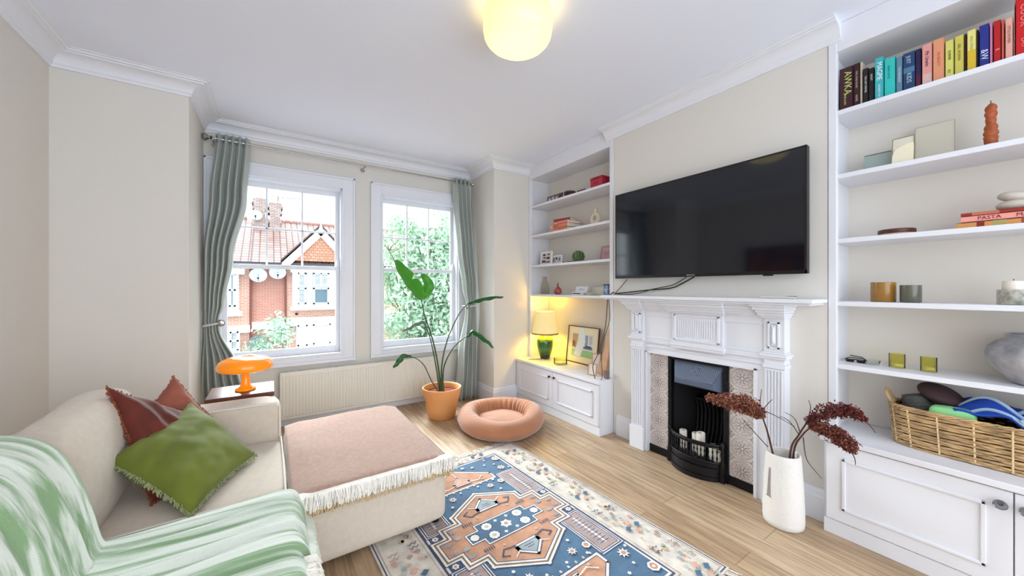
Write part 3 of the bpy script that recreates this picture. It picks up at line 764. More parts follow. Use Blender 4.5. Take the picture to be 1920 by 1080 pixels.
ot = thing('ottoman', 'cream linen ottoman covered by a pink fringed blanket', 'ottoman', (.43, 2.24, 0))
B().softbox(.068, .784, 1.765, 2.715, .030, .362, 16, 16, .006, .003, 5, 11).obj('upholstery', m_sofa, ot, smooth='all')
for (x, y, zf) in ((.12, 1.82, 0), (.73, 1.82, .0145), (.12, 2.66, 0), (.73, 2.66, 0)): B().cyl((x, y, zf), (x, y, .05), .020).obj('foot', m_black, ot)
m_pink = M('blush_wool', (180, 144, 126), .95, var=.14, vscale=55, bump=.6, bscale=260, sheen=.3)
m_fringe = M('cream_fringe_yarn', (238, 232, 222), .9, var=.15, vscale=20)
bl = thing('throw_blanket', 'blush pink wool blanket with a cream fringe spread over the ottoman', 'blanket', (.43, 2.2, .368), 'fringed blankets on the seating')
def bf(u, v):
    x = .075 + .700*u; L = 1.045*v; n_ = noise.noise(Vector((x*5, L*5, 3)))*.006 + noise.noise(Vector((x*14, L*14, 7)))*.002
    L += .012*math.sin(x*9)
    edge = .016*(1-min(1, min(u, 1-u)*9))
    yy = 2.725 - L; z = .378 + n_ - edge
    ye = 1.752
    if yy < ye+.03:
        t = (ye+.03) - yy
        if t < .045: a = t/.045*PI/2; return (x, ye+.03-.030*math.sin(a), z - .028*(1-math.cos(a)))
        return (x + .01*math.sin(L*30)*u, ye - .004 - .008*math.sin(x*17), z - .028 - (t-.045))
    return (x, yy, z)
B().sheet(bf, 46, 70, .008).obj('blanket_cloth', m_pink, bl, smooth='all')
P0, P1 = Vector((.055, 1.775, .372)), Vector((.795, 1.775, .372))
hooks(P0, P1, (0, -1, .25), .090, .0036, 760, .5, grav=1.3, seed=5).obj('fringe', m_fringe, bl)
m_fringe2 = M('tan_fringe_yarn', (196, 170, 128), .9, var=.15, vscale=20)
hooks(Vector((.065, 1.748, .345)), Vector((.790, 1.748, .345)), (0, -.35, -1), .055, .0032, 560, .35, grav=.4, seed=6).obj('under_fringe', m_fringe2, bl)

# pillows from their four corners
def pillow(name, label, mat, C, T, fmat, seed, grp, wr=.010, fr=.018, folds=None, base=None):
    C = [Vector(c) for c in C]
    ctr = sum(C, Vector())/4; nrm = (C[2]-C[0]).cross(C[3]-C[1]).normalized()
    if nrm.dot(Vector((0,0,H)) + Vector((0,0,0)) - ctr + Vector((0,0,0))) < 0: nrm = -nrm
    r = thing(name, label, 'cushion', base or (ctr.x, ctr.y, min(c.z for c in C)), grp)
    def pt(u, v, sg):
        U, V = u*2-1, v*2-1
        U2 = U*(1 - .085*(1-V*V)*abs(U)**1.5); V2 = V*(1 - .085*(1-U*U)*abs(V)**1.5)
        a, c = (U2+1)/2, (V2+1)/2
        p = C[0]*(1-a)*(1-c) + C[1]*a*(1-c) + C[2]*a*c + C[3]*(1-a)*c
        t = T*(max(0, (1-U**2))*max(0, (1-V**2)))**.42
        w = 0
        if folds: w = folds(u, v)*min(1, t/T*2)
        w += wr*noise.noise(p*9 + Vector((seed,0,0)))*min(1, t/T*3) + wr*.5*noise.noise(p*22 + Vector((seed,5,0)))*min(1, t/T*3)
        return p + nrm*(sg*t + w)
    n = 40; b = B()
    b.grid(lambda u, v: pt(u, v, 1), n, n); b.grid(lambda u, v: pt(v, u, -1), n, n)
    b.obj('cover', mat, r, smooth='all')
    fb = B(); rnd = random.Random(seed)
    for e in range(4):
        N_ = 90
        for i in range(N_):
            t = (i + rnd.random())/N_
            uv = [(t, 0), (1, t), (1-t, 1), (0, 1-t)][e]; p = pt(uv[0], uv[1], 0)
            d = (p - ctr); d -= nrm*d.dot(nrm); d.normalize(); d = (d + nrm*rnd.uniform(-.7, .7) + Vector((rnd.uniform(-.4,.4),)*3)).normalized()
            L = fr*rnd.uniform(.6, 1.2); fb.tube([p - d*.003, p + d*L*.6, p + d*L*.7 + Vector((0,0,-L*.4))], [.0028, .003, .0016], 4)
    fb.obj('fringe_trim', fmat, r)
    return r
m_rust = M('rust_velvet', (98, 34, 18), .75, sheen=.12, var=.35, vscale=9, bump=.05)
m_rust2 = M('dusty_rust_velvet', (156, 84, 64), .7, sheen=.3, var=.22, vscale=9)
m_green = M('olive_green_velvet', (104, 114, 34), .8, sheen=.1, var=.2, vscale=7)
m_gf = M('sage_green_trim', (150, 156, 112), .9, var=.2, vscale=30)
PG = 'velvet scatter cushions on the sofa'
GC = [onZ(357, 966, .405), onZ(478, 853, .415), onY(360, 757, 2.37), onY(194, 866, 2.02)]
RC = [onZ(283, 945, .40), onZ(395, 890, .41)+Vector((0,.02,0)), onY(356, 776, 2.40), onY(200, 726, 2.22)]
PC = [onY(372, 880, 2.40), onY(448, 838, 2.455), onY(326, 706, 2.47), onY(262, 780, 2.36)]
pillow('scatter_cushion', 'dusty pink rust velvet cushion at the back, its top corner highest', m_rust2, PC, .055, m_rust2, 3, PG,
       folds=lambda u, v: .006*math.sin((v*1.0+u*.4)*34)*max(0, v-.35)*1.6)
pillow('scatter_cushion', 'dark rust red velvet cushion standing behind the green one', m_rust, RC, .065, M('rust_trim', (140, 72, 44), .9, var=.2, vscale=30), 1, PG,
       folds=lambda u, v: .007*math.sin((u*.8+v*.5)*26)*(1-abs(v*2-1)*.5))
pillow('scatter_cushion', 'olive green velvet cushion lying in front with sage fringed edges', m_green, GC, .080, m_gf, 2, PG,
       folds=lambda u, v: .0045*math.sin((v - u*.35)*30)*max(0, 1-abs(u-.25)*1.6))

# green throw over back cushion and seat
def stripy(name, c1, c2):
    m = bpy.data.materials.new(name); m.use_nodes = True; t = m.node_tree; p = t.nodes['Principled BSDF']
    p.inputs['Roughness'].default_value = .95; p.inputs['Sheen Weight'].default_value = .3
    tc = t.nodes.new('ShaderNodeTexCoord'); mp = t.nodes.new('ShaderNodeMapping'); mp.inputs['Scale'].default_value = (.8, 20, 3.0)
    n = t.nodes.new('ShaderNodeTexNoise'); n.inputs['Scale'].default_value = 1.6; n.inputs['Detail'].default_value = 3
    r = t.nodes.new('ShaderNodeValToRGB'); r.color_ramp.elements[0].position = .40; r.color_ramp.elements[1].position = .55
    r.color_ramp.elements[0].color = lin(c1); r.color_ramp.elements[1].color = lin(c2)
    t.links.new(tc.outputs['Object'], mp.inputs['Vector']); t.links.new(mp.outputs[0], n.inputs['Vector']); t.links.new(n.outputs['Fac'], r.inputs['Fac'])
    t.links.new(r.outputs['Color'], p.inputs['Base Color'])
    n2 = t.nodes.new('ShaderNodeTexNoise'); n2.inputs['Scale'].default_value = 260; bp = t.nodes.new('ShaderNodeBump'); bp.inputs['Strength'].default_value = .5; bp.inputs['Distance'].default_value = .006
    t.links.new(tc.outputs['Object'], n2.inputs['Vector']); t.links.new(n2.outputs['Fac'], bp.inputs['Height']); t.links.new(bp.outputs['Normal'], p.inputs['Normal'])
    return m
m_throw = stripy('sage_painted_highlights', (134, 166, 122), (222, 228, 216))  # white streaks put highlights of the folds into the colour
gt = thing('throw_blanket', 'pale green fringed throw with painted white highlights draped over the sofa back and seat', 'blanket', (-.3, 1.5, .39), 'fringed blankets on the seating')
TP = [(-.775, .50), (-.755, .68), (-.715, .785), (-.640, .808), (-.558, .765), (-.508, .66), (-.478, .54), (-.455, .44), (-.41, .420), (-.30, .414), (-.1, .414), (.035, .412), (.074, .392), (.088, .34), (.090, .27), (.098, .215)]
def tpath(v):
    f = v*(len(TP)-1); i = min(int(f), len(TP)-2); t = f-i
    p0, p1, p2, p3 = [Vector((q[0], 0, q[1])) for q in (TP[max(i-1,0)], TP[i], TP[i+1], TP[min(i+2, len(TP)-1)])]
    return .5*((2*p1)+(-p0+p2)*t+(2*p0-5*p1+4*p2-p3)*t*t+(-p0+3*p1-3*p2+p3)*t**3)
def tf(u, v):
    p = tpath(v); q = tpath(min(1, v+.01)) - tpath(max(0, v-.01)); nn = Vector((-q.z, 0, q.x)).normalized()
    y = 1.665 - .46*u + .085*max(0, min(1, (v-.40)/.5))**2*(3-2*max(0, min(1, (v-.40)/.5)))*(1-u) - .14*u*(1 - max(0, min(1, (v-.25)/.45))**2*(3-2*max(0, min(1, (v-.25)/.45))))
    en = min(1, u*8)
    w = (.006*math.sin(u*27 + 2.5*v) + .005*math.sin(u*47 + 5*v + 1))*en + .008*noise.noise(Vector((p.x*4, y*7, 2)))*en
    return p + nn*(.010 + w*.9 + .008) + Vector((0, y, 0))
B().sheet(tf, 90, 80, .007).obj('throw_cloth', m_throw, gt, smooth='all')
m_fw = M('white_green_yarn', (222, 226, 212), .9, var=.14, vscale=20)
e0, e1 = Vector(tf(0, .90)), Vector(tf(1, .90))
fb = hooks(e0 + Vector((.006, .01, 0)), e1 + Vector((.006, -.02, 0)), (.9, 0, -.3), .060, .0036, 420, .6, grav=1.0, seed=8)
f2 = hooks(Vector(tf(0, 1)) + Vector((0, .01, .02)), Vector(tf(1, 1)) + Vector((0, -.02, .02)), (.35, 0, -1), .075, .0036, 380, .5, grav=.5, seed=9)
fb.obj('fringe', m_fw, gt); f2.obj('lower_fringe', m_fw, gt)
m_beige = M('beige_wool', (222, 198, 172), .95, var=.12, vscale=40, bump=.5, bscale=260)
b2 = thing('throw_blanket', 'beige fringed blanket peeping out below the green throw', 'blanket', (-.1, 1.15, .39), 'fringed blankets on the seating')
def bf2(u, v):
    TP2 = [(-.42, .396), (-.2, .398), (.02, .398), (.070, .385), (.082, .33), (.086, .27)]
    f = v*(len(TP2)-1); i = min(int(f), len(TP2)-2); t = f-i; x = TP2[i][0]*(1-t)+TP2[i+1][0]*t; z = TP2[i][1]*(1-t)+TP2[i+1][1]*t
    return (x, 1.32 - .40*u, z + .004 + .003*math.sin(u*22+v*3))
B().sheet(bf2, 40, 30, .007).obj('blanket_cloth', m_beige, b2, smooth='all')
fb = hooks((.088, 1.31, .40), (.088, .93, .40), (1, 0, .1), .07, .003, 130, .5, grav=1.0, seed=12); f2 = hooks((.09, 1.31, .29), (.09, .93, .29), (.5, 0, -1), .09, .003, 160, .5, grav=.5, seed=13)
fb.obj('fringe', m_fringe, b2); f2.obj('lower_fringe', m_fringe, b2)

# ---------------------------------------------------------------- side table and mushroom lamp
st = thing('side_table', 'small dark wood side table behind the sofa arm carrying the orange lamp', 'side table', (-.14, 2.86, 0))
B().box(-.315, .022, 2.715, 3.015, .575, .602).obj('tabletop', M('mahogany_top', (104, 58, 46), .3, var=.25, vscale=8, stretch=(1,7,7)), st, bevel=.003)
for x in (-.295, .002):
    for y in (2.73, 3.0): B().box(x-.012, x+.012, y-.012, y+.012, 0, .575).obj('leg', m_walnut, st, bevel=.003)
m_orange = M('orange_plastic', (255, 140, 14), .18, coat=.6, emit=(1, .36, .0, 1), estr=.05)
ml = thing('mushroom_lamp', 'glossy orange mushroom shaped table lamp on the side table', 'lamp', (-.13, 2.85, .602))
B().lathe([(.0001, .602), (.052, .602), (.056, .606), (.055, .613), (.040, .620), (.028, .632), (.024, .66), (.022, .70), (.026, .735), (.036, .755), (.0001, .757)], (-.13, 2.85, 0), 40).obj('stem', m_orange, ml, smooth=True, angle=60)
pr = [(.030, .738), (.100, .728), (.128, .728), (.142, .735), (.148, .750), (.147, .768), (.136, .788), (.112, .803), (.080, .812), (.050, .815), (.044, .812), (.040, .808), (.0001, .807)]
B().lathe(pr, (-.13, 2.85, 0), 56).obj('cap', m_orange, ml, smooth='all')

# ---------------------------------------------------------------- green table lamp
gl = thing('table_lamp', 'green glazed ceramic table lamp with a lit cream shade', 'lamp', (2.545, 3.13, .467))
gx, gy = 2.545, 3.13
def gmat():
    m = bpy.data.materials.new('green_drip_glaze'); m.use_nodes = True; t = m.node_tree; p = t.nodes['Principled BSDF']
    p.inputs['Roughness'].default_value = .12; p.inputs['Coat Weight'].default_value = .5
    tc = t.nodes.new('ShaderNodeTexCoord'); sp = t.nodes.new('ShaderNodeSeparateXYZ'); n = t.nodes.new('ShaderNodeTexNoise'); n.inputs['Scale'].default_value = 14; n.inputs['Detail'].default_value = 5
    ad = t.nodes.new('ShaderNodeMath'); ad.operation = 'MULTIPLY_ADD'; ad.inputs[1].default_value = .16
    r = t.nodes.new('ShaderNodeValToRGB'); e = r.color_ramp.elements; e[0].position = .12; e[0].color = lin((16, 60, 30)); e[1].position = .34; e[1].color = lin((150, 170, 30))
    x = e.new(.19); x.color = lin((40, 112, 58)); x = e.new(.26); x.color = lin((22, 84, 36)); x = e.new(.285); x.color = lin((96, 130, 24))
    t.links.new(tc.outputs['Object'], sp.inputs[0]); t.links.new(tc.outputs['Object'], n.inputs['Vector'])
    t.links.new(n.outputs['Fac'], ad.inputs[0]); t.links.new(sp.outputs['Z'], ad.inputs[2]); t.links.new(ad.outputs[0], r.inputs['Fac']); t.links.new(r.outputs['Color'], p.inputs['Base Color'])
    return m
B().lathe([(.0001,.467),(.050,.467),(.053,.472),(.060,.50),(.077,.555),(.090,.610),(.094,.645),(.090,.675),(.076,.700),(.052,.712),(.046,.716),(.048,.722),(.044,.728),(.020,.730),(.0001,.730)], (gx, gy, 0), 48).obj('ceramic_base', gmat(), gl, smooth=True, angle=60)
B().cyl((gx, gy, .728), (gx, gy, .80), .010).obj('lamp_holder', m_chrome, gl)
m_shade = M('lit_cream_shade', (214, 192, 140), .9, emit=(1.0, .82, .36, 1), estr=.10)
m_shade.node_tree.nodes['Principled BSDF'].inputs['Transmission Weight'].default_value = 0
B().open_lathe([(.146, .742), (.103, .990)], (gx, gy, 0), 56).obj('shade', m_shade, gl, smooth=True)
B().open_lathe([(.149, .738), (.148, .752)], (gx, gy, 0), 56).obj('shade_trim', M('brown_braid', (150, 120, 84), .8), gl, smooth=True)
bd = bpy.data.lights.new('bulb_light', 'POINT'); bo = bpy.data.objects.new('bulb_light', bd); COL.objects.link(bo)
bd.energy = 2.1; bd.color = (1, .72, .06); bd.shadow_soft_size = .035; bo.parent = gl; bo.location = (0, 0, .39)
cb = B(); cb.tube([(gx-.05, gy-.035, .472), (gx-.09, gy-.02, .470), (gx-.13, gy+.01, .469), (gx-.20, gy+.035, .469)], .0028, 6); cb.tube([(gx+.02, gy-.052, .475), (gx+.0, gy-.075, .49), (gx-.01, gy-.085, .485), (gx-.03, gy-.06, .472)], .0028, 6)
cb.obj('flex', M('grey_flex', (110, 112, 112), .5), gl, smooth=True)
# ================================================================ ON THE FLOOR
# ---- rug
RA = math.atan2(.04734, .99888)
RO = Vector((1.614, 2.419, 0)); RV = Vector((.04734, -.99888, 0)); RU = Vector((-.99888, -.04734, 0))
def rp(p, q, z): # p across from centre, q along from centre
    return RO + RU*(p + .6225) + RV*(q + .80) + Vector((0, 0, z))
rc = {'cream': (222, 212, 198), 'blue': (66, 104, 134), 'navy': (52, 66, 100), 'orange': (198, 144, 110), 'mauve': (176, 146, 138), 'white': (236, 232, 224), 'grey': (158, 166, 168), 'peach': (222, 172, 150), 'sage': (188, 194, 178), 'ochre': (206, 170, 110)}
rk = list(rc); rmats = [M('rug_wool_' + k, rc[k], .95, var=.20, vscale=18, bump=.5, bscale=200, sheen=.25) for k in rk]
rug = thing('rug', 'blue and orange patterned oriental rug between the ottoman and fireplace', 'rug', (1.05, 1.62, 0))
b = B(); b.mi = 0
c = [rp(-.6225, -.80, 0), rp(.6225, -.80, 0), rp(.6225, .83, 0), rp(-.6225, .83, 0)]; b.prism(c[::-1], (0,0,.010))
LZ = [.0102]
def poly(pts, col, mir=True, dz=0.0):
    """flat woven figure, mirrored into the other quadrants"""
    b.mi = rk.index(col); done = set()
    for sp, sq in (((1,1),(-1,1),(1,-1),(-1,-1)) if mir else ((1,1),)):
        P = [(sp*x, sq*y) for x, y in pts]; key = tuple(sorted((round(x,4), round(y,4)) for x, y in P))
        if key in done: continue
        done.add(key)
        A = sum(P[i][0]*P[(i+1)%len(P)][1] - P[(i+1)%len(P)][0]*P[i][1] for i in range(len(P)))
        if A > 0: P = P[::-1]
        # the rug frame (RU, RV) is left handed seen from above, so flip once more
        vs = [rp(x, y, LZ[0]+dz) for x, y in P]
        n = (vs[1]-vs[0]).cross(vs[2]-vs[1])
        if sum(((vs[(i+1)%len(vs)]-vs[i]).cross(vs[(i+2)%len(vs)]-vs[(i+1)%len(vs)])).z for i in range(len(vs))) < 0: vs = vs[::-1]
        b.add(vs, [list(range(len(vs)))])
def up(): LZ[0] += .00012
def line(pts, w, col, mir=True, closed=False):
    n = len(pts); P = [Vector((p[0], p[1])) for p in pts]
    for i in range(n if closed else n-1):
        a, c_ = P[i], P[(i+1)%n]
        if (c_-a).length < 1e-6: continue
        d = (c_-a).normalized(); nn = Vector((-d.y, d.x))*w*.5; a = a-d*w*.5; c_ = c_+d*w*.5
        poly([tuple(a-nn), tuple(c_-nn), tuple(c_+nn), tuple(a+nn)], col, mir, .00003*(i % 3))
    up()
def disc(x, y, r, col, n=10, mir=True, star=0.0, ry=None):
    ry = ry or r
    poly([(x + (r*(1-star*(i%2)))*math.cos(2*PI*i/n), y + (ry*(1-star*(i%2)))*math.sin(2*PI*i/n)) for i in range(n)], col, mir)
def rect(x0, x1, y0, y1, col, mir=True): poly([(x0,y0),(x1,y0),(x1,y1),(x0,y1)], col, mir)
FW, FH = .384, .690
rect(-FW, FW, -FH, FH, 'blue', False); up()
line([(FW+.012, -FH-.012), (FW+.012, FH+.012), (-FW-.012, FH+.012), (-FW-.012, -FH-.012)], .010, 'navy', False, True)
line([(FW, -FH), (FW, FH), (-FW, FH), (-FW, -FH)], .008, 'white', False, True)
line([(.612, -.79), (.612, .82), (-.612, .82), (-.612, -.79)], .006, 'navy', False, True)
line([(.598, -.776), (.598, .806), (-.598, .806), (-.598, -.776)], .004, 'mauve', False, True)
line([(FW+.032, -FH-.032), (FW+.032, FH+.032), (-FW-.032, FH+.032), (-FW-.032, -FH-.032)], .003, 'mauve', False, True)
# end pentagons
E5 = [(0,.655),(.215,.490),(.215,.425),(-.215,.425),(-.215,.490)]
def outl(pts, layers):
    for w, cc in layers: line(pts, w, cc, True, True)
poly([(-.215,.425),(.215,.425),(.215,.49),(0,.655),(-.215,.49)], 'orange'); up()
line([(0,.655),(.215,.49),(.215,.425),(-.215,.425),(-.215,.49)], .020, 'navy', True, True)
line([(0,.655),(.215,.49),(.215,.425),(-.215,.425),(-.215,.49)], .012, 'white', True, True)
# side panels
rect(.245, FW-.004, .140, .440, 'mauve'); up()
for w, cc in ((.026, 'navy'), (.017, 'white'), (.007, 'navy')): line([(.245,.140),(FW-.006,.140),(FW-.006,.440),(.245,.440)], w, cc, True, True)
for xx in (.290, .315, .340):
    rect(xx-.006, xx+.006, .18, .40, 'grey' if xx != .315 else 'white')
up()
for i in range(10):
    yy = .19+i*.0222; rect(.284, .346, yy, yy+.004, 'navy')
up()
# the great medallion
MD = [(0,.325),(.205,.205),(.205,.145),(.300,.145),(.300,.070),(.372,.070),(.372,0)]
FULL = [(x,y) for x,y in MD] + [(x,-y) for x,y in MD[::-1][1:]] + [(-x,-y) for x,y in MD[1:]] + [(-x,y) for x,y in MD[::-1][1:-1]]
# fill in convex pieces
rect(-.205, .205, -.205, .205, 'orange', False); up(); rect(-.300, .300, -.145, .145, 'orange', False); up(); rect(-.372, .372, -.070, .070, 'orange', False)
poly([(-.205,.205),(.205,.205),(0,.325)], 'orange'); up()
for w, cc in ((.040, 'navy'), (.031, 'white'), (.012, 'ochre'), (.005, 'navy')): line(FULL, w, cc, False, True)
# navy flower boxes in the steps
rect(.325, FW-.006, .084, .130, 'navy'); up(); disc(.352, .107, .018, 'white', 12, True, .25); up(); disc(.352, .107, .007, 'orange', 8); up()
# centre panel
rect(-.152, .152, -.078, .078, 'blue', False); up(); rect(-.222, .222, -.036, .036, 'blue', False); up()
CP = [(.152,.078),(.152,.036),(.222,.036),(.222,-.036),(.152,-.036),(.152,-.078),(-.152,-.078),(-.152,-.036),(-.222,-.036),(-.222,.036),(-.152,.036),(-.152,.078)]
line(CP, .013, 'navy', False, True); line(CP, .007, 'white', False, True)
for x, y, r in ((.098, .038, .033), (.190, 0, .028)): disc(x, y, r, 'navy', 16); 
up()
for x, y, r in ((.098, .038, .029), (.190, 0, .024)): disc(x, y, r, 'white', 18, True, .12); 
up()
disc(.098, .038, .012, 'sage', 10); disc(0, 0, .034, 'white', 12, False, .3); up(); disc(0, 0, .012, 'orange', 8, False)
disc(.035, .052, .012, 'white', 8, True, .4); up()
# vases in the medallion
V = [(-.062,.165),(-.062,.205),(0,.262),(.062,.205),(.062,.165)]
poly(V, 'grey'); up(); line(V, .018, 'navy', True, True); line(V, .010, 'white', True, True)
rect(-.03, .03, .19, .194, 'navy'); rect(-.02, .02, .205, .209, 'navy'); up()
for sx in (1,):
    line([(.062,.165),(.120,.150),(.150,.185),(.120,.200)], .007, 'navy'); line([(.062,.200),(.10,.225)], .006, 'white')
for x, y in ((.255,.108),(.330,.030),(.240,.0)): pass
for x, y in ((.262, .100), (.262, .045), (.322, .028)): disc(x, y, .022, 'grey', 14, True, .3, .015)
up(); disc(.262, .100, .009, 'mauve', 8); disc(.322, .028, .009, 'mauve', 8); up()
for i in range(5): rect(.145+i*.012, .150+i*.012, .095, .118, 'navy')
disc(.10,.125,.010,'peach',8,True,.4); up()
V2 = [(-.05,.455),(-.05,.490),(0,.545),(.05,.490),(.05,.455)]
poly(V2, 'peach'); up(); line(V2, .012, 'navy', True, True); line(V2, .006, 'white', True, True)
line([(.05,.47),(.11,.455),(.15,.49)], .006, 'white'); line([(.0,.56),(.0,.62)], .005, 'white'); disc(.13,.45,.009,'peach',8); up()
# stars and flowers on the blue
for x, y, r in ((.315,.500,.032),(.130,.350,.026),(.090,.640,.016)): disc(x, y, r, 'white', 16, True, .5)
for x, y, r in ((.355,.630,.030),(.215,.360,.022)): disc(x, y, r, 'white', 14, True, .12)
for x, y, r in ((.235,.590,.010),(.27,.650,.009),(.06,.385,.009),(.18,.400,.010),(.300,.565,.009),(.165,.285,.010),(.36,.475,.009),(.15,.610,.012)): disc(x, y, r, 'white', 10, True, .3)
up()
for x, y, r in ((.315,.500,.013),(.355,.630,.019),(.130,.350,.010),(.215,.360,.013)): disc(x, y, r, 'orange', 10)
up(); disc(.355,.630,.008,'white',8); up()
for i in range(7): rect(.228, .238, .44-.0, .445, 'white'); 
for i in range(9): xx = -.19+i*.047; rect(xx-.003, xx+.003, .402, .416, 'white', True)
up()
# borders: groups of four diamonds, little hooks, flecks
rnd = random.Random(4)
def diamond(x, y, s, col): poly([(x-s*1.2,y-s*.2),(x-s*.2,y-s),(x+s*1.1,y+s*.1),(x+s*.2,y+s)], col, False)
def clus(cx, cy):
    for dx, dy, cc in ((-.034,0,'blue'),(.036,0,'blue'),(0,-.034,'peach'),(0,.034,'peach')): diamond(cx+dx, cy+dy, .019, cc)
    for dx, dy in ((-.034,.05),(.04,-.05)): disc(cx+dx, cy+dy, .011, 'sage', 8, False)
def hook(x, y, sg, col='navy'):
    for (a, e) in (((-.022,-.006),(-.010,.008)),((-.010,.008),(.002,-.006)),((.002,-.006),(.014,.008)),((.014,.008),(.024,.0))):
        P = [Vector((x+sg*a[0], y+a[1])), Vector((x+sg*e[0], y+e[1]))]; d = (P[1]-P[0]).normalized(); nn = Vector((-d.y, d.x))*.0022
        poly([tuple(P[0]-nn), tuple(P[1]-nn), tuple(P[1]+nn), tuple(P[0]+nn)], col, False)
for side in (-1, 1):
    xx = side*.510
    for k in range(-2, 3):
        clus(xx, k*.355 + .0 + .06)
        for dy in (.17, .20): hook(xx+side*.045, k*.355+.06+dy, side, 'mauve'); hook(xx-side*.055, k*.355+.06+dy-.02, side, 'navy')
        for t in range(16):
            disc(xx+rnd.uniform(-.075,.075), k*.355+.06+rnd.uniform(.07,.30), rnd.uniform(.007,.014), rnd.choice(['peach','sage','mauve','grey','ochre','peach']), 7, False)
for end in (-.748, .768):
    for k in range(-1, 2):
        clus(k*.27, end)
        for t in range(7): disc(k*.27+rnd.uniform(.06,.2), end+rnd.uniform(-.035,.035), rnd.uniform(.006,.011), rnd.choice(['peach','sage','mauve','grey']), 7, False)
up()
b.obj('pile', rmats, rug)
fb = hooks(rp(-.62, -.80, .006), rp(.62, -.80, .006), -RV, .055, .0026, 150, .35, grav=0, seed=21)
f2 = hooks(rp(-.62, .83, .006), rp(.62, .83, .006), RV, .055, .0026, 150, .35, grav=0, seed=22)
fb.obj('fringe', m_fringe, rug); f2.obj('fringe', m_fringe, rug)

# ---- round pet bed
m_bed = M('tan_suedette', (176, 116, 80), .8, sheen=.5, var=.12, vscale=6, bump=.25, bscale=200)
pb = thing('pet_bed', 'round tan cushioned pet bed on the floor beside the plant pot', 'pet bed', (1.72, 2.74, 0))
pr = [(.02,.002),(.25,.002),(.33,.010),(.375,.045),(.392,.085),(.382,.125),(.350,.160),(.305,.176),(.262,.168),(.232,.140),(.216,.105),(.205,.070)]
rr = random.Random(3); ph = [rr.uniform(0, 6.28) for _ in range(6)]
def wrk(a, j, r, z):
    k = 1 + .012*math.sin(3*a+ph[0]) + .008*math.sin(5*a+ph[1])
    if j >= 8:
        s = (j-7)/4.0; r += .010*s*math.sin(34*a+2*math.sin(3*a)) ; z += .006*s*math.sin(29*a+1)
    return r*k, z*(1+.05*math.sin(2*a+ph[2])) + .012*math.sin(a+PI*.1)*min(1, z*8)
B().lathe(pr, (1.72, 2.74, 0), 160, fn=wrk).obj('bolster', m_bed, pb, smooth='all')
def inner(u, v):
    a = 2*PI*u; r = .222*v; return (1.72 + r*math.cos(a), 2.74 + r*math.sin(a), .088 + .022*(1-v*v) + .006*noise.noise(Vector((r*math.cos(a)*9, r*math.sin(a)*9, 1))))
B().grid(inner, 48, 14, True).obj('inner_cushion', m_bed, pb, smooth='all')

# ---- potted plant
PX, PY = 1.385, 3.285
m_pot = M('terracotta_plastic', (226, 160, 100), .55, bump=.05)
pp = thing('potted_plant', 'tall bird of paradise plant with long bare stems in a terracotta coloured pot', 'plant', (PX, PY, 0))
B().lathe([(.0001,0),(.118,0),(.128,.006),(.148,.10),(.162,.19),(.170,.205),(.174,.215),(.183,.27),(.187,.285),(.185,.293),(.176,.293),(.170,.285),(.165,.235),(.0001,.232)], (PX, PY, 0), 56).obj('pot', m_pot, pp, smooth=True, angle=60)
B().lathe([(.0001,.246),(.09,.249),(.163,.240),(.163,.23),(.0001,.23)], (PX, PY, 0), 32).obj('soil', M('red_brown_bark', (132, 52, 36), .95, var=.4, vscale=60, bump=.8, bscale=60), pp, smooth=True)
m_leaf = M('deep_green_leaf', (30, 92, 40), .35, var=.15, vscale=10)
m_leafb = M('bright_green_leaf', (66, 150, 30), .4, var=.12, vscale=10)
m_leafd = M('dull_grey_green_leaf', (104, 128, 112), .5, var=.2, vscale=10)
m_stem = M('leaf_stalk', (58, 82, 46), .45)
WD = PX*_s + PY*_c
def W(px, py, dw=0): return onW(px, py, WD + dw)
def crv(P, n=10):
    P = [Vector(p) for p in P]; out = []
    for i in range(len(P)-1):
        p0, p1, p2, p3 = P[max(i-1,0)], P[i], P[i+1], P[min(i+2, len(P)-1)]
        for k in range(n):
            t = k/float(n); out.append(.5*((2*p1)+(-p0+p2)*t+(2*p0-5*p1+4*p2-p3)*t*t+(-p0+3*p1-3*p2+p3)*t**3))
    out.append(P[-1]); return out
camR = Vector((_c, -_s, 0)); camF = Vector((_s, _c, 0))
def leaf(spine, wid, fold, mat, roll=0.0, nm='leaf', notch=None):
    S = crv(spine, 8); n = len(S)
    def fn(u, v):
        i = min(int(u*(n-1)), n-2); t = u*(n-1)-i; p = S[i].lerp(S[i+1], t); d = (S[i+1]-S[i]).normalized()
        side = d.cross(camF).normalized(); nn = side.cross(d).normalized()
        sd = side*math.cos(roll) + nn*math.sin(roll); nd = -side*math.sin(roll) + nn*math.cos(roll)
        w = wid*(math.sin(PI*min(1, u*.96+.02))**.62)*(1 - .22*u)
        s = v*2-1
        if notch and s*notch[1] > 0 and abs(u-notch[0]) < .05: w *= .25 + abs(u-notch[0])/.05*.75
        return p + sd*(w*s) + nd*(fold*w*abs(s) + .006*math.sin(u*22)*abs(s))
    return B().sheet(fn, 34, 13, .0014).obj(nm, mat, pp, smooth='all')
def stalk(P, r0=.008, r1=.004):
    C_ = crv(P, 8); B().tube(C_, [r0 + (r1-r0)*i/(len(C_)-1) for i in range(len(C_))], 8).obj('stalk', m_stem, pp, smooth=True)
base = lambda dx, dy: Vector((PX+dx, PY+dy, .235))
stalk([base(-.01,.0), W(822,690), W(812,640), W(796,590), W(790,562)], .010, .005)
leaf([W(790,562), W(779,540), W(760,515), W(741,488, -.03)], .082, .25, m_leafb, .25, notch=(.52, -1))
leaf([W(788,560), W(800,547), W(803,530), W(790,514,-.02)], .056, .35, m_leafb, -.2)
stalk([base(-.02,.01), W(818,690), W(808,640), W(800,617)], .008, .004)
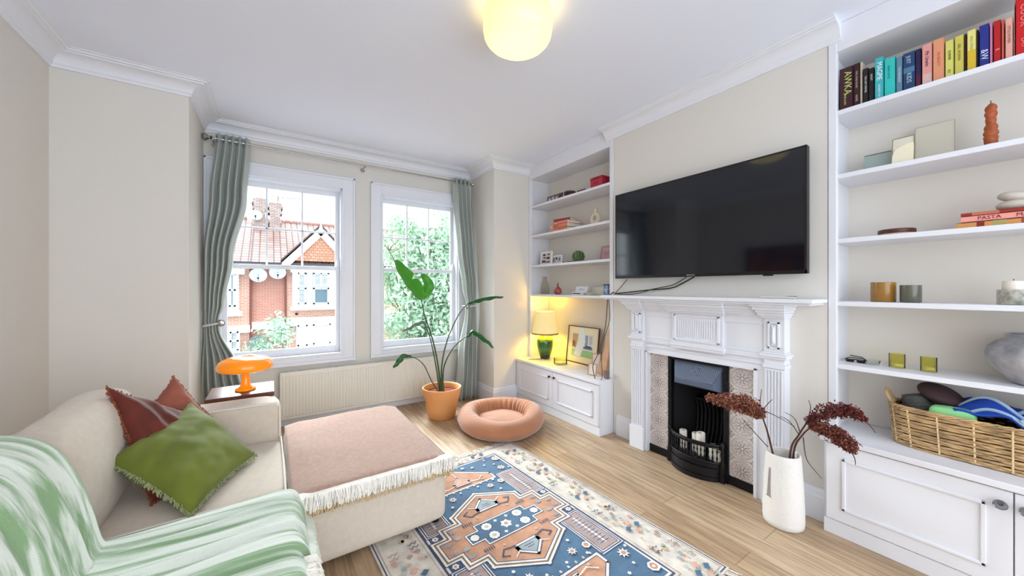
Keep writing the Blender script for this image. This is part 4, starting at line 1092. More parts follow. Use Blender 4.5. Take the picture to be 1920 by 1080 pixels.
leaf([W(800,617), W(793,607), W(778,612,-.03), W(755,623,-.06)], .030, .5, m_leafd, .9)
stalk([base(.01,.0), W(828,690), W(838,640), W(860,590), W(880,566)], .009, .004)
leaf([W(878,568), W(895,561,-.02), W(920,556,-.05), W(944,556,-.08)], .030, .9, m_leaf, .95)
stalk([base(.02,.01), W(832,690), W(848,655), W(868,635), W(880,628)], .008, .004)
leaf([W(876,632), W(886,620,-.01), W(900,628,-.04), W(915,640,-.08), W(926,652,-.1)], .030, .8, m_leaf, .8)
stalk([base(-.03,0), W(808,712), W(795,685), W(780,672), W(770,670)], .006, .0035)
leaf([W(772,671), W(758,670,-.03), W(748,680,-.06), W(738,690,-.09)], .032, .7, m_leaf, .6)
b = B()
for i in range(7):
    a = i*.9; b.tube([base(.02*math.cos(a), .02*math.sin(a)), base(.014*math.cos(a+.5), .014*math.sin(a+.5)) + Vector((0,0,.10+.02*(i%3)))], [.010, .004], 8)
b.obj('leaf_sheath', m_stem, pp, smooth=True)

# ---- white floor vase with dried flowers
VX, VY = 2.270, .788
m_speck = M('speckled_white_stoneware', (232, 228, 222), .6, var=.05, vscale=120, bump=.15, bscale=180)
fv = thing('floor_vase', 'tall white stoneware floor vase with a slit handle in front of the fireplace', 'vase', (VX, VY, 0))
def ov(a, j, r, z): return r, z
B().lathe([(.0001,0),(.082,0),(.089,.006),(.092,.03),(.091,.10),(.086,.22),(.079,.33),(.076,.370),(.074,.375),(.070,.373),(.069,.355),(.074,.25),(.080,.10),(.078,.02),(.0001,.015)], (VX, VY, 0), 56).obj('body', m_speck, fv, smooth=True, angle=60)
hd = Vector((-.907,.42,0))*.08; hc = Vector((VX, VY, 0)) + hd
sl = B()
hN = hd.normalized(); hT = Vector((-hN.y, hN.x, 0))
def hp(s, z): 
    r = .0925 - .0165*(z/.375) + .0045; a = math.atan2(hN.y, hN.x) + s/r
    return Vector((VX + r*math.cos(a), VY + r*math.sin(a), z))
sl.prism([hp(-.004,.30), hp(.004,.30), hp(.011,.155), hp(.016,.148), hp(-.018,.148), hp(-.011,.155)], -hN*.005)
sl.obj('slit_shade_patch', M('painted_slit_shade', (150, 140, 138), .9), fv)  # solid grey patch: shade of the slit is painted, nothing is cut
m_dry = M('burgundy_dried_flower', (104, 44, 40), .85, var=.45, vscale=40); m_dry2 = M('tan_dried_flower', (158, 104, 76), .9, var=.35, vscale=40); m_twig = M('brown_twig', (84, 52, 46), .85)
WV = VX*_s + VY*_c
def V3(px, py, dw=0): return onW(px, py, WV+dw)
def floret(b, p, s, rnd):
    d = Vector((rnd.uniform(-1,1), rnd.uniform(-1,1), rnd.uniform(-1,1))).normalized(); e = d.orthogonal().normalized(); f = d.cross(e)
    q = [p + d*s, p + e*s*.5 + f*s*.2, p - d*s*.8 + f*s*.3, p - e*s*.5, p + f*s*.5]
    b.add(q, [(0,1,4),(1,2,4),(2,3,4),(3,0,4),(0,3,1),(1,3,2)])
def dried(label, stem_pts, head, size, n, seed, mats, twigs):
    rnd = random.Random(seed)
    r = thing('dried_flower_stem', label, 'dried flower', stem_pts[0], 'dried flower stems in the white floor vase')
    C_ = crv(stem_pts, 6); B().tube(C_, [.006-.003*i/len(C_) for i in range(len(C_))], 6).obj('stem', m_twig, r)
    tb = B()
    for T_ in twigs: Q = crv(T_, 5); tb.tube(Q, [.0026-.0014*i/len(Q) for i in range(len(Q))], 5)
    fb = [B(), B()]
    H_ = [Vector(h) for h in head]; HC = crv(H_, 8)
    start = C_[-1]
    for i in range(n):
        t = rnd.random(); k = t*(len(HC)-1); j = min(int(k), len(HC)-2); c_ = HC[j].lerp(HC[j+1], k-j)
        w = size*math.sin(PI*(t*.8+.12))
        while True:
            o = Vector((rnd.uniform(-1,1), rnd.uniform(-1,1), rnd.uniform(-1,1)))
            if o.length < 1: break
        o = Vector((o.x*w, o.y*w, o.z*w*.75)); p = c_ + o
        for _ in range(3): floret(fb[0 if rnd.random() < mats else 1], p + Vector((rnd.uniform(-1,1), rnd.uniform(-1,1), rnd.uniform(-1,1)))*.007, rnd.uniform(.004, .009), rnd)
        if i % 4 == 0: tb.tube([c_.lerp(start, .15), p], [.0014, .0008], 4)
    tb.obj('twigs', m_twig, r); fb[0].obj('florets', m_dry, r); fb[1].obj('pale_florets', m_dry2, r)
top = Vector((VX, VY, .10))
dried('russet dried flower head leaning left from the white vase towards the grate', [top - camR*.0 + Vector((0,0,.02)), V3(1447,842), V3(1436,800,-.02), V3(1424,770,-.04)],
      [V3(1424,778,-.04), V3(1400,760,-.08), V3(1375,755,-.12), V3(1330,745,-.15)], .068, 1200, 31, .45,
      [[V3(1424,775,-.04), V3(1440,757,-.04), V3(1448,749,-.04)], [V3(1424,770,-.04), V3(1426,745,-.05), V3(1428,730,-.05)], [V3(1440,838), V3(1405,800,-.05), V3(1392,785,-.05)], [V3(1420,765,-.04), V3(1455,780), V3(1490,800,.02)]])
dried('dark burgundy dried flower head leaning right, the upper of two over the cabinet', [top + camR*.03, V3(1482,848), V3(1498,815,-.03), V3(1518,785,-.07)],
      [V3(1518,790,-.07), V3(1555,770,-.14), V3(1590,770,-.20), V3(1618,785,-.24)], .050, 850, 32, .93,
      [[V3(1498,815,-.03), V3(1480,790,-.03), V3(1462,780,-.03)], [V3(1515,785,-.06), V3(1520,765,-.06), V3(1516,750,-.06)], [V3(1600,772,-.22), V3(1628,795,-.25), V3(1642,812,-.27)], [V3(1500,810,-.03), V3(1490,785,-.03), V3(1472,773,-.03)]])
dried('brown burgundy dried flower head drooping right, the lower of two beside the cabinet', [top + camR*.05, V3(1488,849), V3(1505,815,-.05), V3(1525,798,-.09)],
      [V3(1525,800,-.09), V3(1555,808,-.17), V3(1582,826,-.24), V3(1598,845,-.28)], .050, 1000, 33, .72,
      [[V3(1506,820,-.04), V3(1512,860,-.06), V3(1530,885,-.08), V3(1542,898,-.10)], [V3(1590,838,-.26), V3(1602,858,-.28), V3(1604,872,-.28)], [V3(1585,822,-.24), V3(1608,830,-.28), V3(1618,838,-.29)]])
# ================================================================ BOOKS AND ORNAMENTS ON THE SHELVES
def cmat(c, rough=.55): return M('colour_%d_%d_%d' % tuple(c), c, rough)
def sy(px, X=2.50): return onX(px, 500, X).y
def upright(px0, px1, h, col, label, xs=2.50, dep=.125, text=None, tcol=(230, 224, 210), ts=None, tz=None, bands=(), grp='books on the top right shelf', z0=SH[0]):
    y1, y0 = sy(px0, xs), sy(px1, xs); y1 -= .0006; y0 += .0006
    r = thing('book', label, 'book', (xs+dep/2, (y0+y1)/2, z0+.0005), grp); m = cmat(col); t = min(.002, (y1-y0)*.2)
    z = z0+.0005; b = B()
    b.box(xs, xs+.0022, y0, y1, z, z+h); b.box(xs, xs+dep, y0, y0+t, z, z+h); b.box(xs, xs+dep, y1-t, y1, z, z+h)
    b.obj('cover', m, r, bevel=.0008)
    B().box(xs+.0022, xs+dep-.004, y0+t, y1-t, z+.002, z+h-.003).obj('pages', m_paper, r)
    for (a, e, c) in bands: B().box(xs-.0004, xs+.0004, y0+.0015, y1-.0015, z+a, z+e).obj('spine_panel', cmat(c), r)
    if text:
        T = text if isinstance(text, list) else [(text, ts or (y1-y0)*.62, tz or h*.5, 0.0)]
        for (s_, sz, zz, dy) in T:
            letters(s_, sz, cmat(tcol), r, frame_mtx((xs-.0008, (y0+y1)/2+dy, z+zz), (0,0,-1), (0,-1,0)), 'spine_lettering')
    return r
upright(1574, 1599, .218, (58, 22, 34), 'thick dark maroon book with yellow green letters at the left end of the row', 2.486, .14, [('AWKA', .040, .135, -.006), ('JOHN & BO', .012, .055, .004)], (196, 200, 110))
upright(1600, 1612, .222, (48, 20, 26), 'slim dark maroon book with small pale letters beside the thick maroon one', 2.494, .13, [('THE LONG ROAD', .011, .14, 0), ('HOME', .012, .045, 0)], (200, 176, 160))
upright(1612.6, 1617.5, .222, (206, 190, 168), 'very thin cream book between the maroon and the black books', 2.50, .12)
upright(1618, 1628, .180, (24, 18, 22), 'taller of the two slim black books with white lettering', 2.496, .12, [('THE LAST WINTER', .010, .10, 0)], (214, 206, 196))
upright(1628.6, 1639, .172, (18, 14, 20), 'shorter slim black book touching the tall turquoise paperback', 2.496, .12, [('NIGHT', .011, .125, 0)], (200, 196, 200))
upright(1640, 1657, .208, (60, 176, 184), 'tall turquoise and white book with the boldest white capitals', 2.492, .13, [('MAGPIE', .026, .140, 0), ('ELIZABETH DAY', .009, .042, 0)], (236, 244, 244))
upright(1658, 1679, .186, (46, 190, 184), 'plain wide turquoise book right of the bold lettered one', 2.494, .13, [('HEART OF ICE', .010, .12, .004)], (20, 120, 128))
upright(1680, 1692.5, .176, (92, 134, 156), 'slate blue paperback with pale lettering right of the turquoise books', 2.496, .12, [('THE MIDNIGHT', .011, .09, 0)], (206, 216, 224))
upright(1693, 1716, .180, (30, 62, 104), 'navy illustrated book with white brush marks along its spine', 2.494, .13, [('JUST', .018, .145, .002), ('KIDS', .022, .06, 0)], (180, 206, 220), bands=((.085, .11, (74, 118, 150)),))
upright(1716.5, 1727.5, .180, (34, 22, 72), 'slim indigo and maroon book left of the first pink book', 2.495, .12, None, bands=((.0, .06, (84, 18, 48)),))
upright(1728.5, 1748, .186, (222, 150, 142), 'salmon pink book with black vertical lettering', 2.490, .13, [('Mr Unwin', .017, .118, 0)], (50, 40, 50), bands=((.0, .05, (214, 176, 168)),))
upright(1749, 1771, .190, (222, 148, 110), 'peach orange book right of the salmon pink one', 2.492, .13, [('ON BEAUTY', .012, .10, 0)], (196, 112, 84))
upright(1772, 1788.5, .166, (212, 206, 104), 'lime yellow book, shortest of the three yellow ones', 2.492, .12, [('SUMMER', .011, .10, 0), ('ALI', .011, .03, 0)], (90, 110, 40))
upright(1789.5, 1807.5, .172, (204, 192, 88), 'mustard yellow book in the middle of the three yellow ones', 2.494, .12, [('GIRL, WOMAN', .011, .10, 0)], (120, 110, 40))
upright(1808.2, 1812.6, .172, (70, 20, 28), 'very thin dark red book squeezed between two yellow books', 2.50, .12)
upright(1813, 1830.5, .176, (226, 220, 132), 'yellow book with a pale top half, right of the thin dark red one', 2.492, .12, [('SMALL THINGS', .009, .12, 0)], (190, 170, 90), bands=((.0, .09, (214, 180, 40)),))
upright(1831, 1835.4, .170, (40, 20, 34), 'very thin near-black book left of the royal blue one', 2.50, .12)
upright(1836, 1855, .178, (30, 42, 130), 'royal blue book with a white curly emblem low on its spine', 2.490, .13, [('&W', .026, .052, 0)], (214, 220, 240))
upright(1855.6, 1861.6, .178, (206, 130, 170), 'thin orchid pink book against the royal blue one', 2.494, .12)
upright(1862.4, 1877, .176, (178, 16, 22), 'bright red paperback with a small pink mark near the bottom', 2.491, .12, [('R', .016, .055, 0)], (240, 150, 150))
upright(1877.6, 1883.4, .174, (226, 104, 84), 'thin coral book right of the bright red paperback', 2.494, .12)
upright(1884.4, 1899.5, .166, (226, 164, 148), 'pale peach book with faded grey letters left of the tallest red book', 2.488, .12, [('LITTLE WOMEN', .010, .10, 0)], (150, 110, 110))
upright(1900.2, 1903.2, .236, (238, 200, 196), 'thin tall pale pink book against the tallest red one', 2.50, .14)
upright(1903.8, 1938, .262, (196, 14, 18), 'tallest book, bright red with pink capitals, at the right edge of the shelf', 2.490, .16, [('COOK', .030, .16, 0), ('EAT', .022, .05, 0)], (240, 130, 120))

def flatbook(y0, y1, x0, dep, z, th, col, label, text=None, tcol=(60, 20, 20), grp=None, bands=(), ts=None, rot=0, cat='book'):
    ctr = Vector(((x0+x0+dep)/2, (y0+y1)/2, z)); r = thing('book', label, cat, ctr, grp); m = cmat(col)
    X = Matrix.Translation(ctr) @ Matrix.Rotation(rot, 4, 'Z') @ Matrix.Translation(-ctr); t = min(.003, th*.16)
    b = B(); b.X = X; b.box(x0, x0+.003, y0, y1, z, z+th); b.box(x0, x0+dep, y0, y1, z, z+t); b.box(x0, x0+dep, y0, y1, z+th-t, z+th); b.obj('cover', m, r, bevel=.0008)
    b = B(); b.X = X; b.box(x0+.003, x0+dep-.004, y0+.004, y1-.004, z+t, z+th-t); b.obj('pages', m_paper, r)
    for (a, e, c) in bands:
        b = B(); b.X = X; b.box(x0-.0005, x0+.0003, y1-a, y1-e, z+t*.3, z+th-t*.3); b.obj('spine_panel', cmat(c), r)
    if text:
        for (s_, sz, off) in text:
            letters(s_, sz, cmat(tcol), r, X @ frame_mtx((x0-.001, y1-off, z+th*.5), (0,-1,0), (0,0,1)), 'spine_lettering')
    return r
BG = 'cookbooks lying on the right shelving'
xx = 2.50; ya = onX(1793, 418, xx).y; z = SH[2]+.0005
flatbook(-.13, ya, xx, .19, z, .024, (214, 150, 84), 'orange patterned book, bottom of the flat stack under the pebble ornament', None, grp=BG,
         bands=((.055, .075, (130, 40, 26)), (.095, .13, (176, 160, 96)), (.165, .185, (168, 70, 34)), (.20, .215, (168, 70, 34)), (.24, .30, (196, 176, 110))))
flatbook(-.14, ya-.012, xx+.002, .185, z+.025, .026, (240, 158, 148), 'pink spined pasta cookbook in the middle of the flat stack', [('PASTA', .021, .075), ('MASTERY', .021, .185)], (128, 26, 40), BG)
flatbook(-.14, ya-.012, xx+.004, .180, z+.052, .013, (158, 44, 28), 'thin brick red book, top of the flat stack under the pebble ornament', [('RAMEN', .010, .20)], (226, 190, 150), BG, bands=((.03, .10, (196, 110, 80)),))
p = thing('pebble_ornament', 'rounded cream stone ornament of two stacked pebbles on the cookbooks', 'ornament', (2.585, .065, SH[2]+.066))
m_peb = M('cream_pebble', (206, 198, 184), .7, var=.05, vscale=20)
for (zz, rx, ry, rz, dy, tl) in ((.022, .042, .048, .023, .0, 0), (.060, .034, .040, .021, .004, .15)):
    b = B(); b.X = Matrix.Translation((2.585, .080+dy, SH[2]+.066+zz)) @ Matrix.Rotation(tl, 4, 'X') @ Matrix.Diagonal((rx, ry, rz, 1))
    b.lathe([(max(.0001, math.sin(PI*i/14)), -math.cos(PI*i/14)) for i in range(15)], (0,0,0), 28); b.obj('pebble', m_peb, p, smooth='all')
# round wooden dish
q = onX(1681, 425, 2.60)
b = thing('round_trinket_box', 'low round wooden trinket box alone on the third right shelf', 'box', (2.60, q.y, SH[2]+.001)); q2 = SH[2]+.001
B().lathe([(.0001, q2), (.062, q2), (.064, q2+.004), (.064, q2+.012), (.0001, q2+.012)], (2.60, q.y, 0), 40).obj('base', M('pale_tan', (204, 176, 150), .6), b, smooth=True)
B().lathe([(.0001, q2+.012), (.066, q2+.012), (.067, q2+.016), (.067, q2+.030), (.064, q2+.033), (.0001, q2+.033)], (2.60, q.y, 0), 40).obj('lid', m_walnut, b, smooth=True)

# second right shelf: frames, arch mirror tile, twisted candle
z = SH[1]+.001
def leaning(name, label, cat, y0, y1, x0, z, h, tilt, parts, grp=None):
    """a flat framed thing leaning back against the alcove; parts(b) builds in local x(depth) y z"""
    r = thing(name, label, cat, (x0, (y0+y1)/2, z), grp)
    X = Matrix.Translation((x0, 0, z)) @ Matrix.Rotation(tilt, 4, 'Y')
    for nm, mat, fn in parts:
        b = B(); b.X = X; fn(b); b.obj(nm, mat, r, bevel=.0008)
    return r
def frm(y0, y1, h, w, t=.012):
    def f(b):
        b.box(-t, 0, y0, y0+w, 0, h); b.box(-t, 0, y1-w, y1, 0, h); b.box(-t, 0, y0+w, y1-w, 0, w); b.box(-t, 0, y0+w, y1-w, h-w, h)
    return f
ya, yb = sy(1620, 2.66), sy(1671, 2.66)
leaning('clear_photo_frame', 'greenish glass plate with a dark top edge, left of the brass edged frame', 'frame', yb, ya, 2.66, z, .115, .10,
    [('glass_plate', M('pale_teal_glass', (164, 178, 170), .15), lambda b: b.box(-.004, 0, yb, ya, 0, .113)), ('top_edge', m_dark, lambda b: b.box(-.005, .001, yb, ya, .113, .116))])
ya2, yb2 = sy(1671, 2.60), sy(1713, 2.60)
def arch(b):
    w = ya2-yb2; pts = []
    for (u, v) in ((.04, .03), (.62, .0), (.97, .03), (.985, .60), (.96, .74), (.80, .76), (.45, .70), (.15, .60), (.02, .42), (.0, .2)):
        pts.append((-.0075, ya2 - u*w, .01 + v*.150))
    b.prism(pts, (.004, 0, 0))
leaning('shell_photo_frame', 'small brass edged frame holding a bright cream arched shape', 'frame', yb2, ya2, 2.612, z, .158, .12,
    [('brass_edge', M('aged_brass', (150, 132, 84), .35, .8), frm(yb2, ya2, .158, .0022, .006)), ('backing', M('cream_card', (226, 220, 200), .6), lambda b: b.box(-.0035, -.001, yb2+.002, ya2-.002, .002, .156)),
     ('arched_inlay', M('glossy_ivory', (250, 240, 208), .2), arch)])
ya3, yb3 = sy(1714, 2.66), sy(1789, 2.66)
leaning('large_glass_frame', 'wide pale glass plate with thin edges, right of the brass edged frame', 'frame', yb3, ya3, 2.672, z, .215, .10,
    [('thin_edge', M('dull_champagne', (176, 168, 150), .4, .4), frm(yb3, ya3, .205, .0015, .004)), ('glass_plate', M('pale_frosted_card', (214, 208, 188), .25), lambda b: b.box(-.003, -.001, yb3+.001, ya3-.001, .001, .204))])
cy = onX(1858, 250, 2.60).y
t = thing('twisted_candle', 'rust orange twisted bobbin candle standing in a white holder', 'candle', (2.60, cy, z+.022))
def tw(a, j, r, zz): return r*(1 + .13*math.cos(2*a + zz*70)), zz
pr = [(.0001, z+.022), (.019, z+.022), (.021, z+.05), (.021, z+.06)]
for i in range(25): zz = .062 + i*.0055; pr.append(((.0185 - .004*i/24) * (1 + .22*abs(math.sin(i*PI/5)) - .14), z+zz))
pr += [(.006, z+.205), (.0001, z+.207)]
B().lathe(pr, (2.60, cy, 0), 36, fn=tw).obj('wax', M('rust_wax', (168, 82, 40), .5), t, smooth='all')
B().cyl((2.60, cy, z+.205), (2.60, cy, z+.218), .0014, n=6).obj('wick', m_dark, t)
hl = B().lathe([(.0001, z), (.040, z), (.042, z+.004), (.034, z+.022), (.026, z+.027), (.021, z+.027), (.021, z+.022), (.0001, z+.021)], (2.60, cy, 0), 36).obj('candle_holder', m_white, smooth=True)
tag(hl, 'small white ceramic holder under the twisted rust orange candle', 'candle holder')

# fourth right shelf: amber and grey votives, floral jar
z = SH[3]+.001
def votive(px0, px1, X, h, mat, label, wall=.003, wax=None, grp=None, name='candle_jar', zz=None):
    zz = z if zz is None else zz
    y0, y1 = sy(px1, X), sy(px0, X); r0 = (y1-y0)/2*.92; c = (X, (y0+y1)/2, 0)
    r = thing(name, label, 'candle jar', (X, c[1], zz), grp)
    B().lathe([(.0001, zz), (r0*.96, zz), (r0, zz+.003), (r0, zz+h), (r0-wall, zz+h), (r0-wall, zz+.008), (.0001, zz+.006)], c, 40).obj('glass', mat, r, smooth=True)
    if wax: B().lathe([(.0001, zz+.0085), (r0-wall-.001, zz+.0085), (r0-wall-.001, zz+wax[0]), (.0001, zz+wax[0])], c, 32).obj('wax', wax[1], r, smooth=True)
    return r
m_amber = M('amber_glass', (142, 116, 40), .15, var=.15, vscale=10, coat=.4, col2=(164, 108, 44)); m_smoke = M('smoky_glass', (98, 98, 84), .15, var=.12, vscale=20, coat=.4)
votive(1630, 1683, 2.58, .098, m_amber, 'wide amber glass candle jar on the fourth right shelf', .004, (.05, m_wax))
votive(1685, 1731, 2.56, .083, m_smoke, 'smoky grey glass candle jar touching the amber one', .004, (.04, m_wax))
fm = M('floral_ceramic', (222, 212, 200), .3, var=.0, vscale=32, col2=(110, 116, 100))
votive(1865, 1935, 2.58, .062, fm, 'green and cream floral ceramic jar at the right edge of the fourth shelf', .004, (.05, m_wax))
pc = onX(1893, 540, 2.58).y
t = thing('pillar_candle', 'short white candle standing in the floral ceramic jar', 'candle', (2.58, pc-.01, z+.052)); B().lathe([(.0001, z+.052), (.030, z+.052), (.030, z+.098), (.026, z+.100), (.0001, z+.096)], (2.58, pc-.01, 0), 28).obj('wax', m_wax, t, smooth=True)
B().cyl((2.58, pc-.01, z+.095), (2.58, pc-.01, z+.107), .0012, n=6).obj('wick', m_dark, t)

# fifth right shelf
z = SH[4]+.001
m_tg = glassy('yellow_green_glass', (246, 244, 206), .12, .05)
votive(1665, 1699, 2.60, .068, m_tg, 'left of two small yellow green tea light glasses', .003, (.020, m_wax), 'yellow green tea light glasses', 'tea_light_glass')
votive(1724, 1759, 2.60, .068, m_tg, 'right of two small yellow green tea light glasses', .003, (.020, m_wax), 'yellow green tea light glasses', 'tea_light_glass')
d0 = onX(1606, 673, 2.62)
t = thing('sunglasses', 'dark folded sunglasses lying left on the fifth right shelf', 'sunglasses', (2.60, d0.y, z)); b = B()
for (py, pz) in ((.022, .014), (-.022, .014)): b.lathe([(.0001, z+.001), (.016, z+.001), (.018, z+.012), (.0001, z+.016)], (2.60, d0.y+py, 0), 16)
b.tube([(2.60, d0.y+.042, z+.012), (2.60, d0.y-.042, z+.014)], .003, 6); b.obj('lens_frame', m_black, t, smooth=True)
b = B(); b.tube([(2.60, d0.y+.042, z+.012), (2.63, d0.y+.03, z+.018), (2.65, d0.y-.03, z+.014)], .0025, 6); b.tube([(2.60, d0.y-.042, z+.014), (2.63, d0.y-.02, z+.024), (2.64, d0.y+.03, z+.028)], .0025, 6); b.obj('temple_arm', m_black, t, smooth=True)
d1 = onX(1636, 676, 2.59)
t = thing('glass_dish', 'small clear glass dish right of the sunglasses', 'dish', (2.59, d1.y, z))
B().lathe([(.0001, z), (.024, z), (.030, z+.022), (.027, z+.022), (.021, z+.005), (.0001, z+.004)], (2.59, d1.y, 0), 28).obj('bowl', glassy('clear_vessel', (246, 248, 246), .12, .05), t, smooth=True)
vy = .030
t = thing('stoneware_vase', 'large round mottled grey white stoneware vase on the fifth right shelf', 'vase', (2.60, vy-.04, z)); m_mott = M('mottled_grey_glaze', (196, 194, 196), .65, vscale=13, col2=(120, 120, 126), bump=.5, bscale=30)
B().lathe([(.0001, z), (.066, z), (.080, z+.006), (.118, z+.050), (.146, z+.095), (.150, z+.120), (.140, z+.150), (.118, z+.172), (.095, z+.182), (.090, z+.188), (.094, z+.205), (.088, z+.206), (.083, z+.188), (.10, z+.16), (.0001, z+.05)], (2.588, vy-.02, 0), 60).obj('body', m_mott, t, smooth=True, angle=60)

# wicker basket and its contents
z = .498; bx, by = 2.600, .080
bk = thing('wicker_basket', 'long oval wicker basket on the right cabinet', 'basket', (bx, by, z))
m_wick = M('willow_cane', (198, 164, 118), .6, var=.4, vscale=18, bump=.2)
m_wickd = M('basket_gap_shade', (96, 62, 40), .9)  # dark sheet behind the weave, paints shade into its gaps
def ell(a, h):   # rounded oblong outline, flaring upward
    k = h/.19; rx = .112 + .014*k; ry = .345 + .016*k; n_ = 3.2; ca, sa = math.cos(a), math.sin(a)
    q = (abs(ca)**n_ + abs(sa)**n_)**(-1/n_); return Vector((bx + rx*q*ca*1.0, by + ry*q*sa, z + h))
NS = 120
b = B(); vs = []
for h in (.004, .175): vs += [ell(2*PI*i/NS, h)*1.0 for i in range(NS)]
vs = [Vector((bx + (v.x-bx)*.955, by + (v.y-by)*.985, v.z)) for v in vs]
b.add(vs, [(i, (i+1)%NS, NS+(i+1)%NS, NS+i) for i in range(NS)] + [list(range(NS))[::-1]]); b.obj('core', m_wickd, bk)
b = B(); rnd = random.Random(9); rows = 15
for rw in range(rows):
    h = .006 + rw*.0118
    pts = []; 
    for i in range(NS*2):
        a = 2*PI*i/(NS*2); p = ell(a, h + .002*math.sin(a*7+rw*2)); c_ = Vector((p.x-bx, p.y-by, 0)).normalized()
        pts.append(p + c_*(.0045*math.sin(a*42 + (rw % 2)*PI)))
    pts.append(pts[0]); b.tube(pts, .0050, 5, cap=False)
b.obj('weave', m_wick, bk, smooth=True)
b = B()
for k in range(3):
    pts = []
    for i in range(NS+1): a = 2*PI*i/NS; p = ell(a, .183); c_ = Vector((p.x-bx, p.y-by, 0)).normalized(); ph_ = a*26 + k*2*PI/3; pts.append(p + c_*.006*math.cos(ph_) + Vector((0,0,.006*math.sin(ph_))))
    b.tube(pts, .0048, 5, cap=False)
b.obj('rim', m_wick, bk, smooth=True)
for a in (PI/2, -PI/2):
    e = ell(a, .185); sg = 1 if a > 0 else -1
    for off in (0,):
        b = B(); b.tube(crv([e + Vector((-.040, -.006*sg, 0)), e + Vector((-.036, .012*sg, .040)), e + Vector((0, .018*sg, .058)), e + Vector((.036, .012*sg, .040)), e + Vector((.040, -.006*sg, 0))]), .0062, 8)
        b.obj('handle', m_wick, bk, smooth=True)
for a_ in [i*PI/12 for i in range(24)]:
    b = B(); b.tube([ell(a_, .004)+(ell(a_, .004)-Vector((bx,by,z+.004))).normalized()*.003, ell(a_, .10)+(ell(a_, .10)-Vector((bx,by,z+.10))).normalized()*.003, ell(a_, .18)+(ell(a_, .18)-Vector((bx,by,z+.18))).normalized()*.003], .0034, 6); b.obj('stake', M('pale_cane', (226, 198, 150), .6), bk, smooth=True)
b = tag(B().softbox(2.50, 2.57, .175, .305, z+.13, z+.215, 8, 6, .004).obj('green_foam_block', M('mint_green_foam', (140, 208, 140), .8, bump=.1), smooth='all'), 'mint green foam block poking out of the wicker basket', 'foam block')
t = thing('watering_can_toy', 'dark grey ribbed bag with a round brown flap in the left end of the basket', 'bag', (2.63, .33, z+.10))
b = B(); b.X = Matrix.Translation((2.63, .335, z+.10)) @ Matrix.Rotation(-.25, 4, 'X')
b.lathe([(.0001, 0)] + [(.066 - .020*i/30 + .0018*math.sin(i*1.9), .13*i/30) for i in range(31)] + [(.0001, .135)], (0,0,0), 36); b.obj('ribbed_body', M('charcoal_knit', (92, 92, 88), .85, bump=.3, bscale=150), t, smooth='all')
t.name = 'ribbed_bag'; ORG['ribbed_bag'] = ORG['watering_can_toy']
b = B(); b.X = Matrix.Translation((2.625, .285, z+.250)) @ Matrix.Rotation(.4, 4, 'X') @ Matrix.Rotation(-.35, 4, 'Y') @ Matrix.Diagonal((.062, .078, .036, 1))
b.lathe([(max(.0001, math.sin(PI*i/12)), -math.cos(PI*i/12)) for i in range(13)], (0,0,0), 28); b.obj('round_flap', M('dark_brown_felt', (66, 46, 48), .7, bump=.2), t, smooth='all')
m_blue = M('royal_blue_towelling', (28, 72, 176), .9, var=.2, vscale=18, bump=.4, bscale=120); m_lb = M('pale_blue_towelling', (170, 196, 220), .9, bump=.3, bscale=120)
t = thing('striped_towel', 'bunched royal blue towel with pale blue edges filling the wicker basket', 'towel', (2.60, .05, z+.10))
def tow(u, v):
    y = .275 - .60*u; x = 2.505 + .19*v
    zz = z + .160 + .085*math.sin(PI*min(.8, u*1.9+.08)) + .016*math.sin(u*24 + v*7) + .012*math.sin(v*17+u*9) - .03*(2*v-1)**2
    return (x, y, min(zz, SH[4]-.035))
B().sheet(tow, 60, 24, .010).obj('towel_fold', m_blue, t, smooth='all')
for k, (o_, am) in enumerate(((.02, .0), (.075, .012), (.12, .004))):
    pts = [Vector(tow(.02+.5*i/20.0, min(1, o_*5.0+.12*math.sin(i*.3+k)))) + Vector((0, 0, .009)) for i in range(21)]
    b = B(); b.tube(pts, [.007]*21, 8); b.obj('pale_edge', m_lb, t, smooth=True)
b = B(); b.tube(crv([(2.50, .06, z+.215), (2.50, .02, z+.235), (2.50, -.0, z+.20), (2.498, -.005, z+.175)]), .008, 8); b.obj('pale_edge', m_lb, t, smooth=True)

# ---------------------------------------------------------------- LEFT ALCOVE
X2 = 2.62
def ly(px, X=X2): return onX(px, 500, X).y
def stdframe(px0, px1, X, z, h, fw, fmat, inner, label, grp=None, tilt=.10, name='photo_frame', art=()):
    y1, y0 = ly(px0, X), ly(px1, X)
    parts = [('frame_border', fmat, frm(y0, y1, h, fw, .012)), ('picture', inner, lambda b: b.box(-.008, -.003, y0+fw*.8, y1-fw*.8, fw*.8, h-fw*.8))]
    for (u0, u1, v0, v1, m) in art:
        def f(b, u0=u0, u1=u1, v0=v0, v1=v1):
            W_, H_ = (y1-y0-2*fw), (h-2*fw); b.box(-.0088, -.0078, y1-fw-u1*W_, y1-fw-u0*W_, fw+v0*H_, fw+v1*H_)
        parts.append(('picture_detail', m, f))
    b0 = X + math.sin(tilt)*h*.0
    return leaning(name, label, 'photo frame', y0, y1, X, z, h, tilt, parts, grp)
z = SH[0]+.001
mg, ml_, mk = M('photo_grey', (120, 110, 116), .4), M('photo_light', (206, 196, 196), .4), M('photo_dark', (48, 38, 46), .4)
stdframe(1027, 1055, 2.56, z, .078, .006, M('dark_plum_frame', (58, 36, 44), .4), mg, 'wide dark photo frame at the left of the top left shelf', art=((.05,.2,.1,.8,ml_),(.3,.45,.3,.9,ml_),(.55,.7,.1,.7,ml_),(.78,.95,.2,.9,mk),(.35,.6,.05,.3,mk)))
cy = ly(1068.5, 2.56); r_ = (ly(1061, 2.56)-ly(1076, 2.56))/2
